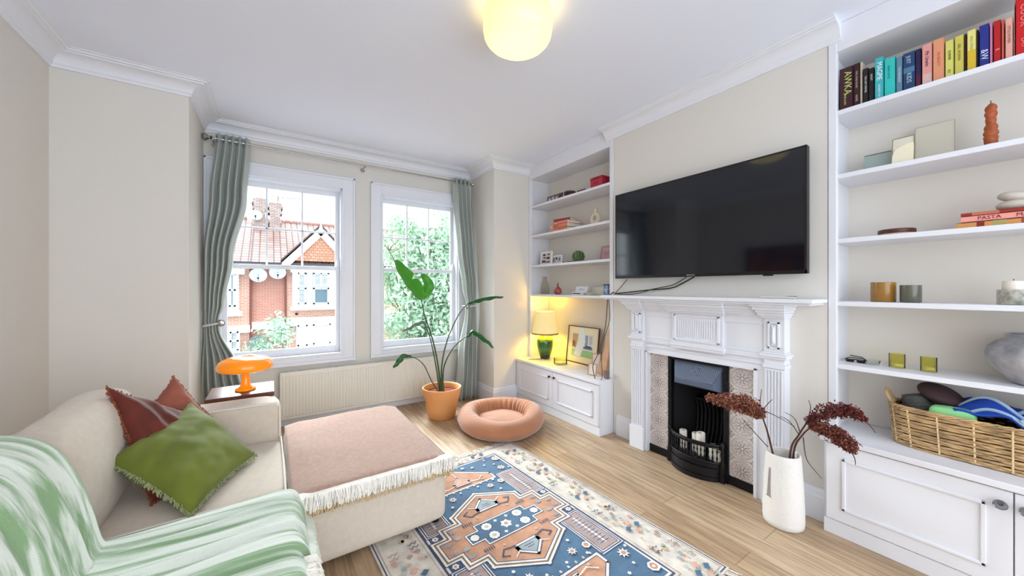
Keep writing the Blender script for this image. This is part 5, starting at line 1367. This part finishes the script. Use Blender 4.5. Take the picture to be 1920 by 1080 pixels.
t = thing('round_tin', 'small dark brown round tin on the top left shelf', 'tin', (2.56, cy, z)); B().lathe([(.0001, z), (r_, z), (r_, z+.046), (.0001, z+.046)], (2.56, cy, 0), 32).obj('body', M('dark_brown_tin', (60, 30, 30), .5), t, smooth=True); B().lathe([(.0001, z+.0462), (r_+.0015, z+.0462), (r_+.0015, z+.056), (r_-.004, z+.060), (.0001, z+.060)], (2.56, cy, 0), 32).obj('lid', M('brown_tin_lid', (84, 48, 40), .5), t, smooth=True)
stdframe(1081, 1096, 2.58, z, .056, .005, M('dark_plum_frame', (58, 36, 44), .4), M('photo_plum', (110, 88, 100), .4), 'tiny dark photo frame between the brown tin and the red box', tilt=.35)
y1, y0 = ly(1107, 2.51), ly(1129, 2.51)
t = thing('gift_box', 'crimson red box with dark capitals on the top left shelf', 'box', (2.60, 2.24, z))
B().box(2.51, 2.70, y0, y1, z, z+.098).obj('box_body', M('crimson_card', (186, 40, 62), .5), t, bevel=.002); B().box(2.508, 2.702, y0-.002, y1+.002, z+.072, z+.103).obj('lid', M('crimson_lid', (170, 30, 50), .5), t, bevel=.002)
letters('POKER', .026, mk, t, frame_mtx((2.5068, (y0+y1)/2, z+.088), (0,-1,0), (0,0,1))); letters('NIGHT', .018, mk, t, frame_mtx((2.5088, (y0+y1)/2, z+.045), (0,-1,0), (0,0,1)))
# shelf 2: books and ring vase
z = SH[1]+.001; G2 = 'books stacked on the second left shelf'
y1, y0 = ly(1031, 2.50), ly(1063, 2.50)
flatbook(y0, y1, 2.50, .20, z, .034, (214, 120, 82), 'orange book, bottom of the stack on the second left shelf', [('FLAVOUR', .014, .10)], (240, 224, 210), G2, ((.01, .06, (226, 150, 120)),))
flatbook(y0, y1, 2.502, .20, z+.0345, .038, (218, 128, 100), 'salmon book, middle of the stack on the second left shelf', [('MEDITERRANEAN', .012, .085)], (130, 50, 60), G2, ((.01, .05, (226, 190, 170)),))
flatbook(y0, y1-.045, 2.504, .19, z+.073, .030, (228, 140, 120), 'pink orange book with a red top, upper of the stacked books', [('PERSIA', .015, .045)], (250, 236, 230), G2)
flatbook(y0+.01, y1-.055, 2.51, .14, z+.1035, .024, (150, 60, 56), 'small dark red book crowning the stack on the second left shelf', None, grp=G2, rot=.25)
cv = onX(1117, 400, 2.60); t = thing('ring_vase', 'cream ring shaped ceramic vase on the second left shelf', 'vase', (2.60, cv.y, z)); b = B()
pts = [Vector((2.60, cv.y + .044*math.sin(2*PI*i/40), z + .072 + .044*math.cos(2*PI*i/40))) for i in range(41)]
b.tube(pts, [.022 + .003*math.cos(2*PI*i/40 + PI) for i in range(41)], 18, cap=False)
b.obj('ring_body', M('sand_ceramic', (222, 208, 182), .7, var=.05, vscale=30), t, smooth='all')
B().open_lathe([(.022, z+.125), (.016, z+.143), (.015, z+.155), (.018, z+.166)], (2.60, cv.y, 0), 28).obj('neck', M('sand_ceramic', (222, 208, 182), .7), t, smooth=True)
b = B(); b.lathe([(.0001, z), (.024, z), (.026, z+.012), (.0001, z+.014)], (2.60, cv.y, 0), 24); b.obj('foot', MATS['sand_ceramic'], t, smooth=True)
# shelf 3
z = SH[2]+.001; m_wf = M('white_frame', (238, 238, 242), .4)
stdframe(1014, 1035, 2.54, z, .142, .012, m_wf, ml_, 'taller white photo frame at the left of the third left shelf', 'white photo frames', art=((.1,.45,.1,.3,mk),(.5,.9,.05,.22,mg),(.2,.5,.45,.62,mg),(.55,.85,.4,.6,mk),(.15,.4,.72,.9,mk),(.6,.85,.75,.92,mg)))
stdframe(1035.5, 1054, 2.56, z, .090, .010, m_wf, ml_, 'smaller white photo frame right of the taller white one', 'white photo frames', art=((.08,.25,.2,.8,mg),(.35,.55,.5,.85,mk),(.7,.9,.3,.8,mg)))
t = tag(B().cyl((2.53, ly(1056.5, 2.53), z), (2.53, ly(1056.5, 2.53), z+.016), .006).obj('small_figurine', m_black), 'tiny black figurine beside the smaller white frame', 'figurine')
sc = onX(1084.5, 478, 2.57)
t = tag(B().box(2.50, 2.64, sc.y-.13, sc.y+.09, z, z+.010).obj('notebook', M('plum_notebook', (110, 72, 92), .6), bevel=.001), 'thin plum coloured notebook under the green succulent ornament', 'notebook')
t = thing('succulent_ornament', 'dark green ceramic artichoke shaped succulent on the third left shelf', 'ornament', (2.57, sc.y, z+.011)); m_art = M('olive_green_ceramic', (92, 118, 62), .35, var=.3, vscale=16)
zc_ = z+.011
B().lathe([(.0001, zc_), (.030, zc_), (.052, zc_+.018), (.060, zc_+.040), (.050, zc_+.066), (.030, zc_+.080), (.0001, zc_+.084)], (2.57, sc.y, 0), 28).obj('core', M('dark_green_ceramic', (44, 66, 36), .4), t, smooth=True)
b = B()
for ring, (rr_, hz, nn_, ln_) in enumerate(((.058, .012, 12, .040), (.064, .030, 12, .040), (.058, .050, 11, .038), (.044, .068, 9, .034), (.024, .082, 6, .026))):
    for i in range(nn_):
        a = 2*PI*(i + .5*(ring % 2))/nn_; d = Vector((math.cos(a), math.sin(a), 0)); s_ = Vector((-d.y, d.x, 0)); o_ = Vector((2.57, sc.y, zc_+hz)) + d*(rr_*.82)
        w_ = .014; b.add([o_ - s_*w_ - Vector((0,0,.012)), o_ + s_*w_ - Vector((0,0,.012)), o_ + s_*w_*.8 + Vector((0,0,ln_*.45)) + d*.004, o_ + d*.006 + Vector((0,0,ln_)), o_ - s_*w_*.8 + Vector((0,0,ln_*.45)) + d*.004, o_ + d*.013 + Vector((0,0,ln_*.25))],
            [(0,1,5),(1,2,5),(2,3,5),(3,4,5),(4,0,5),(0,4,3,2,1)])
b.obj('bracts', m_art, t)
stdframe(1126, 1145, 2.58, z, .135, .008, M('dusty_pink_frame', (176, 122, 124), .5), M('dusty_pink_card', (188, 146, 148), .6), 'dusty pink card frame at the right of the third left shelf', tilt=.22, art=((.1,.9,.78,.82,ml_),(.2,.8,.3,.6,M('mauve_card', (170, 132, 146), .6))))
# shelf 4
z = SH[3]+.001
gy_ = onX(1022, 540, 2.60).y; t = thing('carafe', 'tall frosted glass carafe at the left of the fourth left shelf', 'vase', (2.60, gy_, z))
B().open_lathe([(.048, z+.001), (.047, z+.06), (.040, z+.11), (.026, z+.165), (.024, z+.19), (.027, z+.200)], (2.60, gy_, 0), 36).obj('glass_body', glassy('frosted_vessel', (246, 244, 238), .08, .25), t, smooth=True)
by_ = onX(1046, 540, 2.56).y; t = thing('perfume_bottle', 'round coral pink glass bottle with a slender stopper', 'bottle', (2.56, by_, z))
B().lathe([(.0001, z), (.026, z), (.040, z+.014), (.045, z+.034), (.038, z+.056), (.022, z+.074), (.009, z+.088), (.008, z+.094), (.0001, z+.095)], (2.56, by_, 0), 32).obj('bottle_body', M('coral_glass', (206, 112, 96), .08, var=.4, vscale=18, coat=.6, col2=(140, 56, 50)), t, smooth=True)
B().lathe([(.0001, z+.095), (.006, z+.096), (.009, z+.104), (.005, z+.112), (.003, z+.125), (.0001, z+.134)], (2.56, by_, 0), 16).obj('stopper', m_walnut, t, smooth=True)
w0, w1 = ly(1089.5, 2.50), ly(1073, 2.50); t = thing('digital_clock', 'small white box clock with a dark display on the fourth left shelf', 'clock', (2.52, (w0+w1)/2, z)); B().box(2.50, 2.54, w0, w1, z, z+.030).obj('casing', m_white, t, bevel=.003); B().box(2.4985, 2.501, w0+.008, w1-.008, z+.009, z+.021).obj('display', M('dark_red_display', (48, 12, 16), .3), t)
w0, w1 = ly(1108, 2.58), ly(1080, 2.58); t = tag(B().box(2.56, 2.66, w0, w1, z, z+.022).obj('cream_box', M('cream_paper_box', (224, 214, 194), .7), bevel=.002), 'flat cream paper box behind the small white clock', 'box')
w0, w1 = ly(1101, 2.59), ly(1079, 2.59)
t = thing('greeting_card', 'white greeting card with small grey handwriting propped on the cream box', 'card', (2.585, (w0+w1)/2, z+.023)); X_ = Matrix.Translation((2.585, 0, z+.023)) @ Matrix.Rotation(.25, 4, 'Y')
b = B(); b.X = X_; b.box(0, .0015, w0, w1, 0, .062); b.obj('card_sheet', M('white_card', (226, 226, 230), .6), t); letters('thank you', .016, mg, t, X_ @ frame_mtx((-.0006, (w0+w1)/2, .034), (0,-1,0), (0,0,1)), 'handwriting')
stdframe(1109, 1133, 2.66, z, .082, .004, M('pale_sage_frame', (196, 198, 178), .5), M('pale_cream_card', (226, 222, 202), .6), 'pale cream card frame left of the blue tin on the fourth left shelf')
ty = onX(1139, 540, 2.53).y; t = thing('tea_tin', 'blue and white patterned tin at the right end of the fourth left shelf', 'tin', (2.53, ty, z)); m_tin = M('blue_white_tin', (176, 196, 222), .3, vscale=34, col2=(40, 66, 118))
B().box(2.505, 2.56, ty-.026, ty+.026, z, z+.092).obj('body', m_tin, t, bevel=.006); B().box(2.503, 2.562, ty-.028, ty+.028, z+.092, z+.102).obj('lid', M('navy_tin_lid', (34, 46, 84), .3), t, bevel=.003)

# low cabinet top
z = .466
votive(1042, 1060, 2.50, .055, glassy('pale_green_glass', (238, 244, 228), .15, .04), 'small clear green tea light glass on the low cabinet beside the green lamp', .003, (.018, m_wax), name='tea_light_glass', zz=z)
# large framed picture, leaning on the back of the alcove
mw = M('thin_walnut_frame', (92, 60, 44), .4)
fa, fb_ = onX(1060, 673, 2.665), onX(1108, 684, 2.665)
y1, y0 = 2.915, 2.475; hh = .385
def art(c): return M('art_%d_%d_%d' % c, c, .6)
A = [('frame_border', mw, frm(y0, y1, hh, .009, .016)), ('mount', M('cream_mount', (238, 226, 196), .7), lambda b: b.box(-.009, -.004, y0+.008, y1-.008, .008, hh-.008))]
def rr2(u0, u1, v0, v1, c):
    A.append(('picture_detail', art(c), lambda b: b.box(-.0100, -.0088, y1-.009-u1*(y1-y0-.018), y1-.009-u0*(y1-y0-.018), .009+v0*(hh-.018), .009+v1*(hh-.018))))
rr2(.15,.86,.16,.82,(214, 224, 230)); 
A[-1] = ('picture_detail', art((214,224,230)), lambda b: b.box(-.0096, -.0088, y1-.009-.86*(y1-y0-.018), y1-.009-.15*(y1-y0-.018), .009+.16*(hh-.018), .009+.82*(hh-.018)))
rr2(.15,.34,.40,.80,(196,168,130)); rr2(.58,.68,.50,.78,(150,160,186)); rr2(.72,.82,.54,.78,(186,190,204)); rr2(.50,.84,.40,.47,(110,124,150)); rr2(.46,.86,.17,.36,(150,196,140)); rr2(.15,.30,.17,.36,(164,204,150)); rr2(.17,.26,.44,.60,(150,110,110)); rr2(.60,.80,.44,.50,(84,96,128))
def cloth(b):
    W_, H_ = (y1-y0-.018), (hh-.018); P = [(.40,.98),(.52,.98),(.60,.60),(.50,.30),(.46,.17),(.24,.20),(.33,.55)]
    b.prism([(-.0108, y1-.009-u*W_, .009+v*H_) for u, v in P], (.001,0,0))
A.append(('picture_detail', art((222, 234, 246)), cloth))
leaning('framed_print', 'thin wooden framed pastel print leaning in the alcove beside the green lamp', 'picture', y0, y1, 2.672, z, hh, .12, A)
# small pale wood frames in front
SG = 'small pale wood frames on the low cabinet'
def smallframe(px, py, X, w, h, rotz, tilt, label):
    c_ = onX(px, py, X); r = thing('photo_frame', label, 'photo frame', (X, c_.y, z), SG)
    Xm = Matrix.Translation((X, c_.y, z)) @ Matrix.Rotation(rotz, 4, 'Z') @ Matrix.Rotation(tilt, 4, 'Y')
    b = B(); b.X = Xm; frm(-w/2, w/2, h, .008, .010)(b); b.obj('frame_border', m_oak, r, bevel=.001)
    b = B(); b.X = Xm; b.box(-.006, -.002, -w/2+.007, w/2-.007, .007, h-.007); b.obj('picture', M('pale_peach_photo', (232, 218, 208), .5), r)
    b = B(); b.X = Xm; b.prism([(.002, -.012, h*.7), (.002, .012, h*.7), (h*.35, .014, 0.012), (h*.35, -.014, 0.012)], (.002, 0, 0)); b.obj('easel_back', m_oak, r)
smallframe(1117, 684, 2.50, .085, .175, .35, .16, 'taller pale wood photo frame behind the small one, right of the print')
smallframe(1110, 694, 2.40, .085, .105, .25, .22, 'short pale wood photo frame in front, nearest the cabinet edge')
# tan board and woven board leaning at the post
def plank(name, label, pts, mat, d, cat):
    t = B().prism(pts, d).obj(name, mat, bevel=.002); tag(t, label, cat); return t
plank('leaning_board', 'tall narrow tan wooden board leaning at the right end of the low cabinet', [Vector((2.475, onX(1120, 690, 2.475).y, z+.001)), Vector((2.475, onX(1134, 690, 2.475).y, z+.001)), onX(1148, 622, 2.475), onX(1143, 610, 2.475)], M('tan_board', (206, 164, 128), .6, var=.1, vscale=10), (.022, 0, 0), 'board')
plank('woven_panel', 'pale woven straw panel standing behind the tan board', [(2.56, onX(1132, 690, 2.56).y, z+.001), (2.572, onX(1132, 690, 2.56).y, z+.001), (2.62, onX(1134, 690, 2.60).y, .80), (2.608, onX(1134, 690, 2.60).y, .80)], M('straw_weave', (216, 200, 168), .8, var=.2, vscale=60, bump=.4, bscale=90), (0, -.075, 0), 'panel')
# small flat box on the mantel
c_ = onX(1462, 556, 2.36)
t = thing('remote_control', 'slim pale remote control lying at the right of the mantel shelf', 'remote control', (2.36, c_.y, 1.193)); B().box(2.34, 2.375, c_.y-.075, c_.y+.09, 1.193, 1.203).obj('casing', m_white, t, bevel=.003); B().box(2.342, 2.373, c_.y-.078, c_.y-.04, 1.2035, 1.206).obj('button_pad', M('grey_pad', (130, 130, 132), .5), t)
# picture on the left wall (seen mirrored in the television screen)
t = thing('framed_painting', 'large framed painting in orange and brown on the left wall, reflected in the television', 'picture', (XL, 2.0, 1.2))
B().box(XL+.001, XL+.02, 1.45, 2.52, 1.15, 1.86).obj('backing', mw, t)
b = B()
for (a, e, c, f) in ((1.45, 2.52, 1.15, 1.18), (1.45, 2.52, 1.83, 1.86), (1.45, 1.48, 1.15, 1.86), (2.49, 2.52, 1.15, 1.86)): b.box(XL+.02, XL+.035, a, e, c, f)
b.obj('frame_border', M('pale_grey_frame', (190, 186, 182), .5), t)
B().box(XL+.02, XL+.024, 1.54, 2.43, 1.24, 1.77).obj('canvas', M('orange_brown_paint', (206, 112, 40), .7, vscale=3, col2=(90, 50, 36)), t)
# ================================================================ OUTSIDE: THE STREET
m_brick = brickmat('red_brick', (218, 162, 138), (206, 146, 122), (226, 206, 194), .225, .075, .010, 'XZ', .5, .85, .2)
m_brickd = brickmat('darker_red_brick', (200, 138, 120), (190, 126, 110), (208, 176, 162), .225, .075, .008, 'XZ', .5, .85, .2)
m_roof = brickmat('clay_roof_tiles', (176, 142, 132), (150, 116, 108), (96, 78, 76), .28, .26, .028, 'XY', 0, .85, .5)
m_gtile = brickmat('red_hanging_tiles', (214, 152, 124), (202, 134, 108), (156, 106, 90), .18, .13, .014, 'XZ', .5, .85, .5)
m_ext = M('white_painted_stone', (240, 242, 244), .7)
m_slat = brickmat('white_shutter_slats', (226, 230, 232), (214, 220, 224), (120, 134, 144), 3.0, .055, .016, 'XZ', 0, .6, .4)
m_net = M('net_curtain', (214, 224, 234), .8, var=.12, vscale=3, stretch=(9, 1, .4))
m_wglass = M('dark_window_glass', (96, 118, 132), .1)
m_asph = M('asphalt', (120, 120, 124), .9, var=.1)
D = 20.0
struct(B().box(-30, 45, 4.3, 45, -3.75, -3.6).obj('ground', m_asph))
def E(x, y, Y=D): return onY(420 + x/3.0, 320 + y/3.0, Y)
def ex(x, Y=D): return E(x, 600, Y).x
def ez(y, x=400, Y=D): return E(x, y, Y).z
ho = thing('terraced_house', 'red brick house across the street with tall chimney, tiled gable and white bay', 'house', (ex(400), D+2, -3.6))
eav = ez(520)
B().box(ex(350), ex(350)+7.5, D, D+7, -3.6, eav).obj('brick_wall', m_brick, ho)
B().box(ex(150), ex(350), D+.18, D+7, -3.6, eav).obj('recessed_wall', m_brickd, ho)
rz = ez(285, 300, D+4.5)
def roof(x0, x1, par):
    b = B(); b.add([(x0, D-.35, eav-.05), (x1, D-.35, eav-.05), (x1, D+4.5, rz), (x0, D+4.5, rz), (x0, D+9, eav-.05), (x1, D+9, eav-.05)], [(0,1,2,3), (3,2,5,4), (0,3,4), (1,5,2)])
    o = b.obj('tiled_roof', m_roof, par)
    g = B(); g.box(x0, x1, D-.45, D-.33, eav-.14, eav-.02); g.obj('gutter', M('dark_gutter', (70, 66, 70), .5), par)
    q = B(); n = int((x1-x0)/.35)
    for i in range(n): q.cyl((x0+i*.35, D+4.5, rz+.02), (x0+i*.35+.33, D+4.5, rz+.03), .11, .10, 8)
    q.obj('ridge_tiles', M('ridge_tile', (168, 128, 118), .8), par)
roof(ex(150), ex(350)+7.5, ho)
# gable
gx0 = ex(352, D-.6); gcx = ex(545, D-.6); gw = gcx - gx0; gz0 = ez(505, 400, D-.6); gz1 = ez(345, 545, D-.6)
b = B(); b.prism([(gx0+.15, D-.5, gz0), (gcx+gw-.15, D-.5, gz0), (gcx, D-.5, gz1)], (0, 3.0, 0)); b.obj('gable_wall', m_gtile, ho)
b = B()
for s in (-1, 1):
    a = Vector((gcx + s*(gw+.18), D-.62, gz0-.12)); c = Vector((gcx, D-.62, gz1+.22)); d = (c-a).normalized(); nn = Vector((-d.z, 0, d.x))*(.30*(1 if s > 0 else -1)); 
    if nn.z > 0: nn = -nn
    b.prism([a, c, c+nn, a+nn], (0, .16, 0))
b.prism([(gcx-.14, D-.63, gz1-.05), (gcx+.14, D-.63, gz1-.05), (gcx, D-.63, gz1+.42)], (0, .14, 0))
b.obj('bargeboard', m_ext, ho)
b = B()
for s in (-1, 1):
    a = Vector((gcx + s*(gw+.22), D-.6, gz0-.05)); c = Vector((gcx, D-.6, gz1+.30)); b.prism([a, c, c+Vector((0,0,.08)), a+Vector((0,0,.08))], (0, 4.0, 0))
b.obj('gable_roof', m_roof, ho)
def xwin(px0, px1, py0, py1, par, style, Y, mull=None, split=True, nm='sash_window'):
    x0, x1, z0, z1 = ex(px0, Y), ex(px1, Y), ez(py1, (px0+px1)/2, Y), ez(py0, (px0+px1)/2, Y)
    b = B(); t = .07
    for (a, c, e, f) in ((x0, x0+t, z0, z1), (x1-t, x1, z0, z1), (x0, x1, z0, z0+t), (x0, x1, z1-t, z1)): b.box(a, c, Y-.06, Y+.02, e, f)
    if split: zm = (z0+z1)/2; b.box(x0, x1, Y-.06, Y+.02, zm-.04, zm+.04)
    if mull: b.box((x0+x1)/2-.03, (x0+x1)/2+.03, Y-.06, Y+.02, (z0+z1)/2 if mull == 1 else z0, z1)
    o = b.obj(nm, m_ext, par)
    if style == 'half':
        B().box(x0+.02, x1-.02, Y, Y+.03, (z0+z1)/2, z1-.02).obj('pane', m_slat, o); B().box(x0+.02, x1-.02, Y, Y+.03, z0+.02, (z0+z1)/2).obj('pane', m_wglass, o)
    else: B().box(x0+.02, x1-.02, Y, Y+.03, z0+.02, z1-.02).obj('pane', style, o)
Yb = D-.45
b = B(); b.box(ex(385, Yb), ex(385, Yb)+3.6, Yb, D+.01, ez(775, 400, Yb), ez(560, 400, Yb)); b.box(ex(375, Yb), ex(375, Yb)+3.8, Yb-.12, D, ez(785, 400, Yb), ez(765, 400, Yb)); b.box(ex(375, Yb), ex(375, Yb)+3.8, Yb-.12, D, ez(572, 400, Yb), ez(556, 400, Yb))
for cx_ in (400, 482, 605): b.cyl((ex(cx_, Yb), Yb-.08, ez(765, 400, Yb)), (ex(cx_, Yb), Yb-.08, ez(572, 400, Yb)), .12, .11, 12)
b.obj('upper_bay', m_ext, ho)
xwin(413, 462, 575, 750, ho, m_slat, Yb-.03); xwin(502, 590, 575, 750, ho, 'half', Yb-.03, 1)
b = B(); b.box(ex(350), ex(350)+7.5, D-.25, D, ez(872), ez(832)); b.box(ex(350), ex(350)+7.5, D-.35, D, ez(838), ez(826)); b.box(ex(150), ex(350), D-.02, D+.18, ez(882), ez(842)); b.obj('stone_band', m_ext, ho)
b = B(); b.box(ex(408, Yb), ex(408, Yb)+3.6, Yb, D, ez(1120, 400, Yb), ez(860, 400, Yb))
for cx_ in (485, 612): b.cyl((ex(cx_, Yb), Yb-.08, ez(1100, 400, Yb)), (ex(cx_, Yb), Yb-.08, ez(880, 400, Yb)), .12, .11, 12)
b.obj('lower_bay', m_ext, ho)
xwin(413, 470, 868, 985, ho, m_net, Yb-.03, None, False); xwin(500, 600, 862, 972, ho, m_net, Yb-.03, None, False)
for px_ in (150, 346):
    b = B(); b.cyl((ex(px_), D-.05, -3.6), (ex(px_), D-.05, eav-.05), .045, n=10); b.obj('downpipe', M('brown_downpipe', (130, 74, 66), .6), ho)
b = B(); b.box(ex(400), ex(400)+.12, D-.02, D+.01, ez(812), ez(800)); b.obj('air_brick', m_dark, ho)
# neighbour on the left
h2 = thing('terraced_house', 'red brick neighbouring house at the left edge of the left window', 'house', (ex(50), D+2, -3.6))
B().box(ex(150)-8, ex(150)-.01, D, D+7, -3.6, eav).obj('brick_wall', m_brick, h2)
roof(ex(150)-8, ex(150)-.01, h2)
b = B(); b.box(ex(85)-3.6, ex(85), D-.4, D, ez(800), ez(570)); b.box(ex(105)-3.8, ex(105), D-.5, D, ez(803), ez(782)); b.box(ex(118)-3.8, ex(118), D-.5, D, ez(590), ez(562)); b.obj('upper_bay', m_ext, h2)
xwin(28, 66, 578, 765, h2, m_slat, D-.43); xwin(-60, 8, 578, 765, h2, m_slat, D-.43)
b = B(); b.box(ex(150)-8, ex(150)-.02, D-.2, D, ez(893), ez(856)); b.box(ex(92)-3, ex(92), D-.3, D, ez(1120), ez(893)); b.obj('stone_band', m_ext, h2)
xwin(32, 82, 905, 1010, h2, m_slat, D-.33)
# chimney stacks
m_chim = brickmat('weathered_stock_brick', (190, 170, 160), (160, 138, 132), (120, 108, 106), .225, .075, .012, 'XZ', .5, .9, .3)
def chim(cx, Y, top, par):
    for dx, t in ((-.24, top), (.24, top-.15)):
        b = B(); x = cx + dx*1.4
        for (w, z0, z1) in ((.32, rz-1.6, t-1.5), (.38, t-1.5, t-1.4), (.30, t-1.4, t-1.0), (.42, t-1.0, t-.86), (.34, t-.86, t-.7), (.46, t-.7, t-.55), (.38, t-.55, t-.42)): b.box(x-w*.78, x+w*.78, Y-.45, Y+.45, z0, z1)
        b.obj('chimney_stack', m_chim, par)
        b = B()
        for yy in (-.2, .2): b.lathe([(.15, t-.42), (.13, t-.1), (.15, t-.02), (.15, t+.02), (.11, t+.02)], (x, Y+yy, 0), 12)
        b.obj('chimney_pot', M('clay_pot', (206, 168, 156), .8), par)
Yc = D+3.6; chim(ex(245, Yc), Yc, E(245, 125, Yc).z, ho)
AG = 'satellite dishes on the houses across the street'
def dish(px, py, r, label, Y=D-.45, mat=None):
    c = E(px, py, Y); t = thing('satellite_dish', label, 'satellite dish', tuple(c), AG)
    b = B(); b.X = Matrix.Translation(c) @ Matrix.Rotation(PI/2, 4, 'X') @ Matrix.Rotation(-.35, 4, 'X')
    b.lathe([(.0001, -.08), (r*.5, -.06), (r, 0), (r, .015), (r*.5, -.04), (.0001, -.06)], (0,0,0), 24); b.obj('reflector', mat or M('dish_grey', (170, 178, 182), .5), t, smooth=True)
    b = B(); b.tube([c + Vector((0, .05, -r*.9)), c + Vector((0, -.35, -r*.4))], .014, 6); b.box(c.x-.04, c.x+.04, c.y-.42, c.y-.32, c.z-r*.5, c.z-r*.3); b.tube([c + Vector((0, .05, 0)), c + Vector((0, .55, -.1))], .02, 6); b.obj('feed_arm', m_dark, t)
dish(193, 588, .33, 'pale satellite dish on the brick wall under the gutter, the left one'); dish(302, 572, .33, 'pale satellite dish under the gutter near the downpipe, the right one')
dish(314, 890, .36, 'grey satellite dish low on the recessed wall beside the white band'); dish(192, 970, .36, 'dark satellite dish lowest on the recessed brick wall', mat=M('dish_dark', (110, 116, 120), .5))
dish(178, 250, .30, 'small white satellite dish beside the chimney stack', D+3.0)
c = E(305, 150, Yc); t = thing('tv_aerial', 'thin rooftop television aerial right of the chimney', 'aerial', (c.x, Yc, rz-.5)); b = B(); b.cyl((c.x, Yc, rz-.5), (c.x, Yc, c.z+.1), .02, n=6); b.cyl((c.x-.2, Yc, c.z), (c.x+1.3, Yc, c.z+.05), .014, n=6)
for i in range(9): b.cyl((c.x-.1+i*.16, Yc-.02, c.z-.22), (c.x-.1+i*.16, Yc-.02, c.z+.22), .008, n=5)
b.obj('mast', m_dark, t)
# house seen through the right window
h3 = thing('terraced_house', 'red brick house with a white window behind the big tree, seen through the right window', 'house', (9, D+2, -3.6))
hx = ex(350)+7.52; B().box(hx, hx+14, D+.05, D+7, -3.6, eav).obj('brick_wall', m_brick, h3); roof(hx, hx+14, h3)
a = onY(722, 600, D).x
B().box(a-1.5, a+.2, D-.35, D-.001, onY(730, 600, D).z-.05, onY(730, 588, D).z+.2).obj('stone_porch', m_ext, ho)
b = B(); b.box(hx, hx+14, D-.2, D+.05, onY(730, 604, D).z, onY(730, 588, D).z); b.obj('stone_band', m_ext, h3)
# ---- trees
m_tl = M('pale_green_foliage', (160, 192, 158), .6, var=.22, vscale=.7); m_tl2 = M('silvery_green_foliage', (188, 208, 186), .6, var=.2, vscale=.7)
m_bark = M('grey_bark', (110, 96, 84), .9)
def tree(name, label, base, blobs, nleaf, lsize, seed, trunk_r, mats):
    rnd = random.Random(seed); r = thing(name, label, 'tree', base); base = Vector(base)
    top = sum((Vector(q[:3]) for q in blobs), Vector())/len(blobs)
    b = B(); mid = base.lerp(top, .55) + Vector((.15, 0, 0)); b.tube(crv([base, mid, top]), [trunk_r*(1-.8*i/20.0) for i in range(21)], 8)
    for q in blobs:
        c = Vector(q[:3]); st = base.lerp(top, rnd.uniform(.35, .8)); b.tube(crv([st, st.lerp(c, .5)+Vector((0,0,-.1*q[3])), c], 5), [trunk_r*.35*(1-.085*i) for i in range(11)], 6)
        for k in range(5):
            d = Vector((rnd.uniform(-1,1), rnd.uniform(-1,1), rnd.uniform(-.6,1))).normalized()*q[3]*.85; b.tube([c, c+d*.5+Vector((0,0,.05)), c+d], [trunk_r*.12, trunk_r*.08, trunk_r*.03], 5)
    b.obj('trunk', m_bark, r, smooth=True)
    fb = [B(), B()]; tot = sum(q[3]**2 for q in blobs)
    for q in blobs:
        c = Vector(q[:3])
        for _ in range(int(nleaf*q[3]**2/tot)):
            d = Vector((rnd.gauss(0,1), rnd.gauss(0,1), rnd.gauss(0,1))).normalized(); rad = q[3]*(rnd.random()**.4)
            cl_ = noise.noise((c+d*rad)*1.4)
            if cl_ < -.22: continue
            p = c + Vector((d.x*rad, d.y*rad, d.z*rad*.85)); s = lsize*rnd.uniform(.6, 1.2)
            n = (d + Vector((rnd.uniform(-1,1), rnd.uniform(-1,1), rnd.uniform(-.2,1)))).normalized(); u = n.orthogonal().normalized(); w = n.cross(u); an = rnd.uniform(0, 6.28); u2 = u*math.cos(an)+w*math.sin(an); w2 = n.cross(u2)
            fb[rnd.random() < .35].add([p-u2*s, p-w2*s*.38+n*s*.12, p+u2*s, p+w2*s*.38+n*s*.12], [(0,1,2),(0,2,3)])
    fb[0].obj('foliage', mats[0], r); fb[1].obj('pale_foliage', mats[1], r)
tree('leafy_tree', 'big pale green leafy tree filling the right window', (4.6, 12.5, -3.6),
     [(4.6,12.5,1.0,1.7),(3.7,12.3,.4,1.1),(5.6,12.6,1.6,1.6),(4.5,12.6,2.6,1.2),(5.5,12.8,3.2,1.3),(3.5,12.5,1.7,.8),(5.2,12.2,-.4,1.4),(4.2,12.2,-.8,1.0),(6.6,13,2.4,1.6),(6.4,12.7,.4,1.5),(3.9,12.6,3.3,.7),(3.3,12.3,2.5,.5),(6.0,12.6,-1.4,1.4)], 21000, .115, 5, .16, (m_tl, m_tl2))
c = onY(507, 650, 11.0)
tree('sapling', 'thin young sapling in front of the brick houses', (c.x, 11.0, -3.6),
     [(c.x,11,onY(507,640,11).z,.55),(c.x+.25,11,onY(507,622,11).z,.40),(c.x+.1,11.1,onY(507,598,11).z,.25),(c.x-.3,10.9,onY(507,662,11).z,.45)], 700, .075, 6, .04, (m_tl, m_tl2))
# distant trees closing the gap behind the right-hand roofs
tree('distant_tree', 'far tree rising over the roofs behind the leafy one', (13, 34, -3.6), [(13,34,4.5,3.4),(10.5,34,3,2.7),(15.5,34,3.5,3)], 5000, .3, 8, .3, (m_tl, m_tl2))
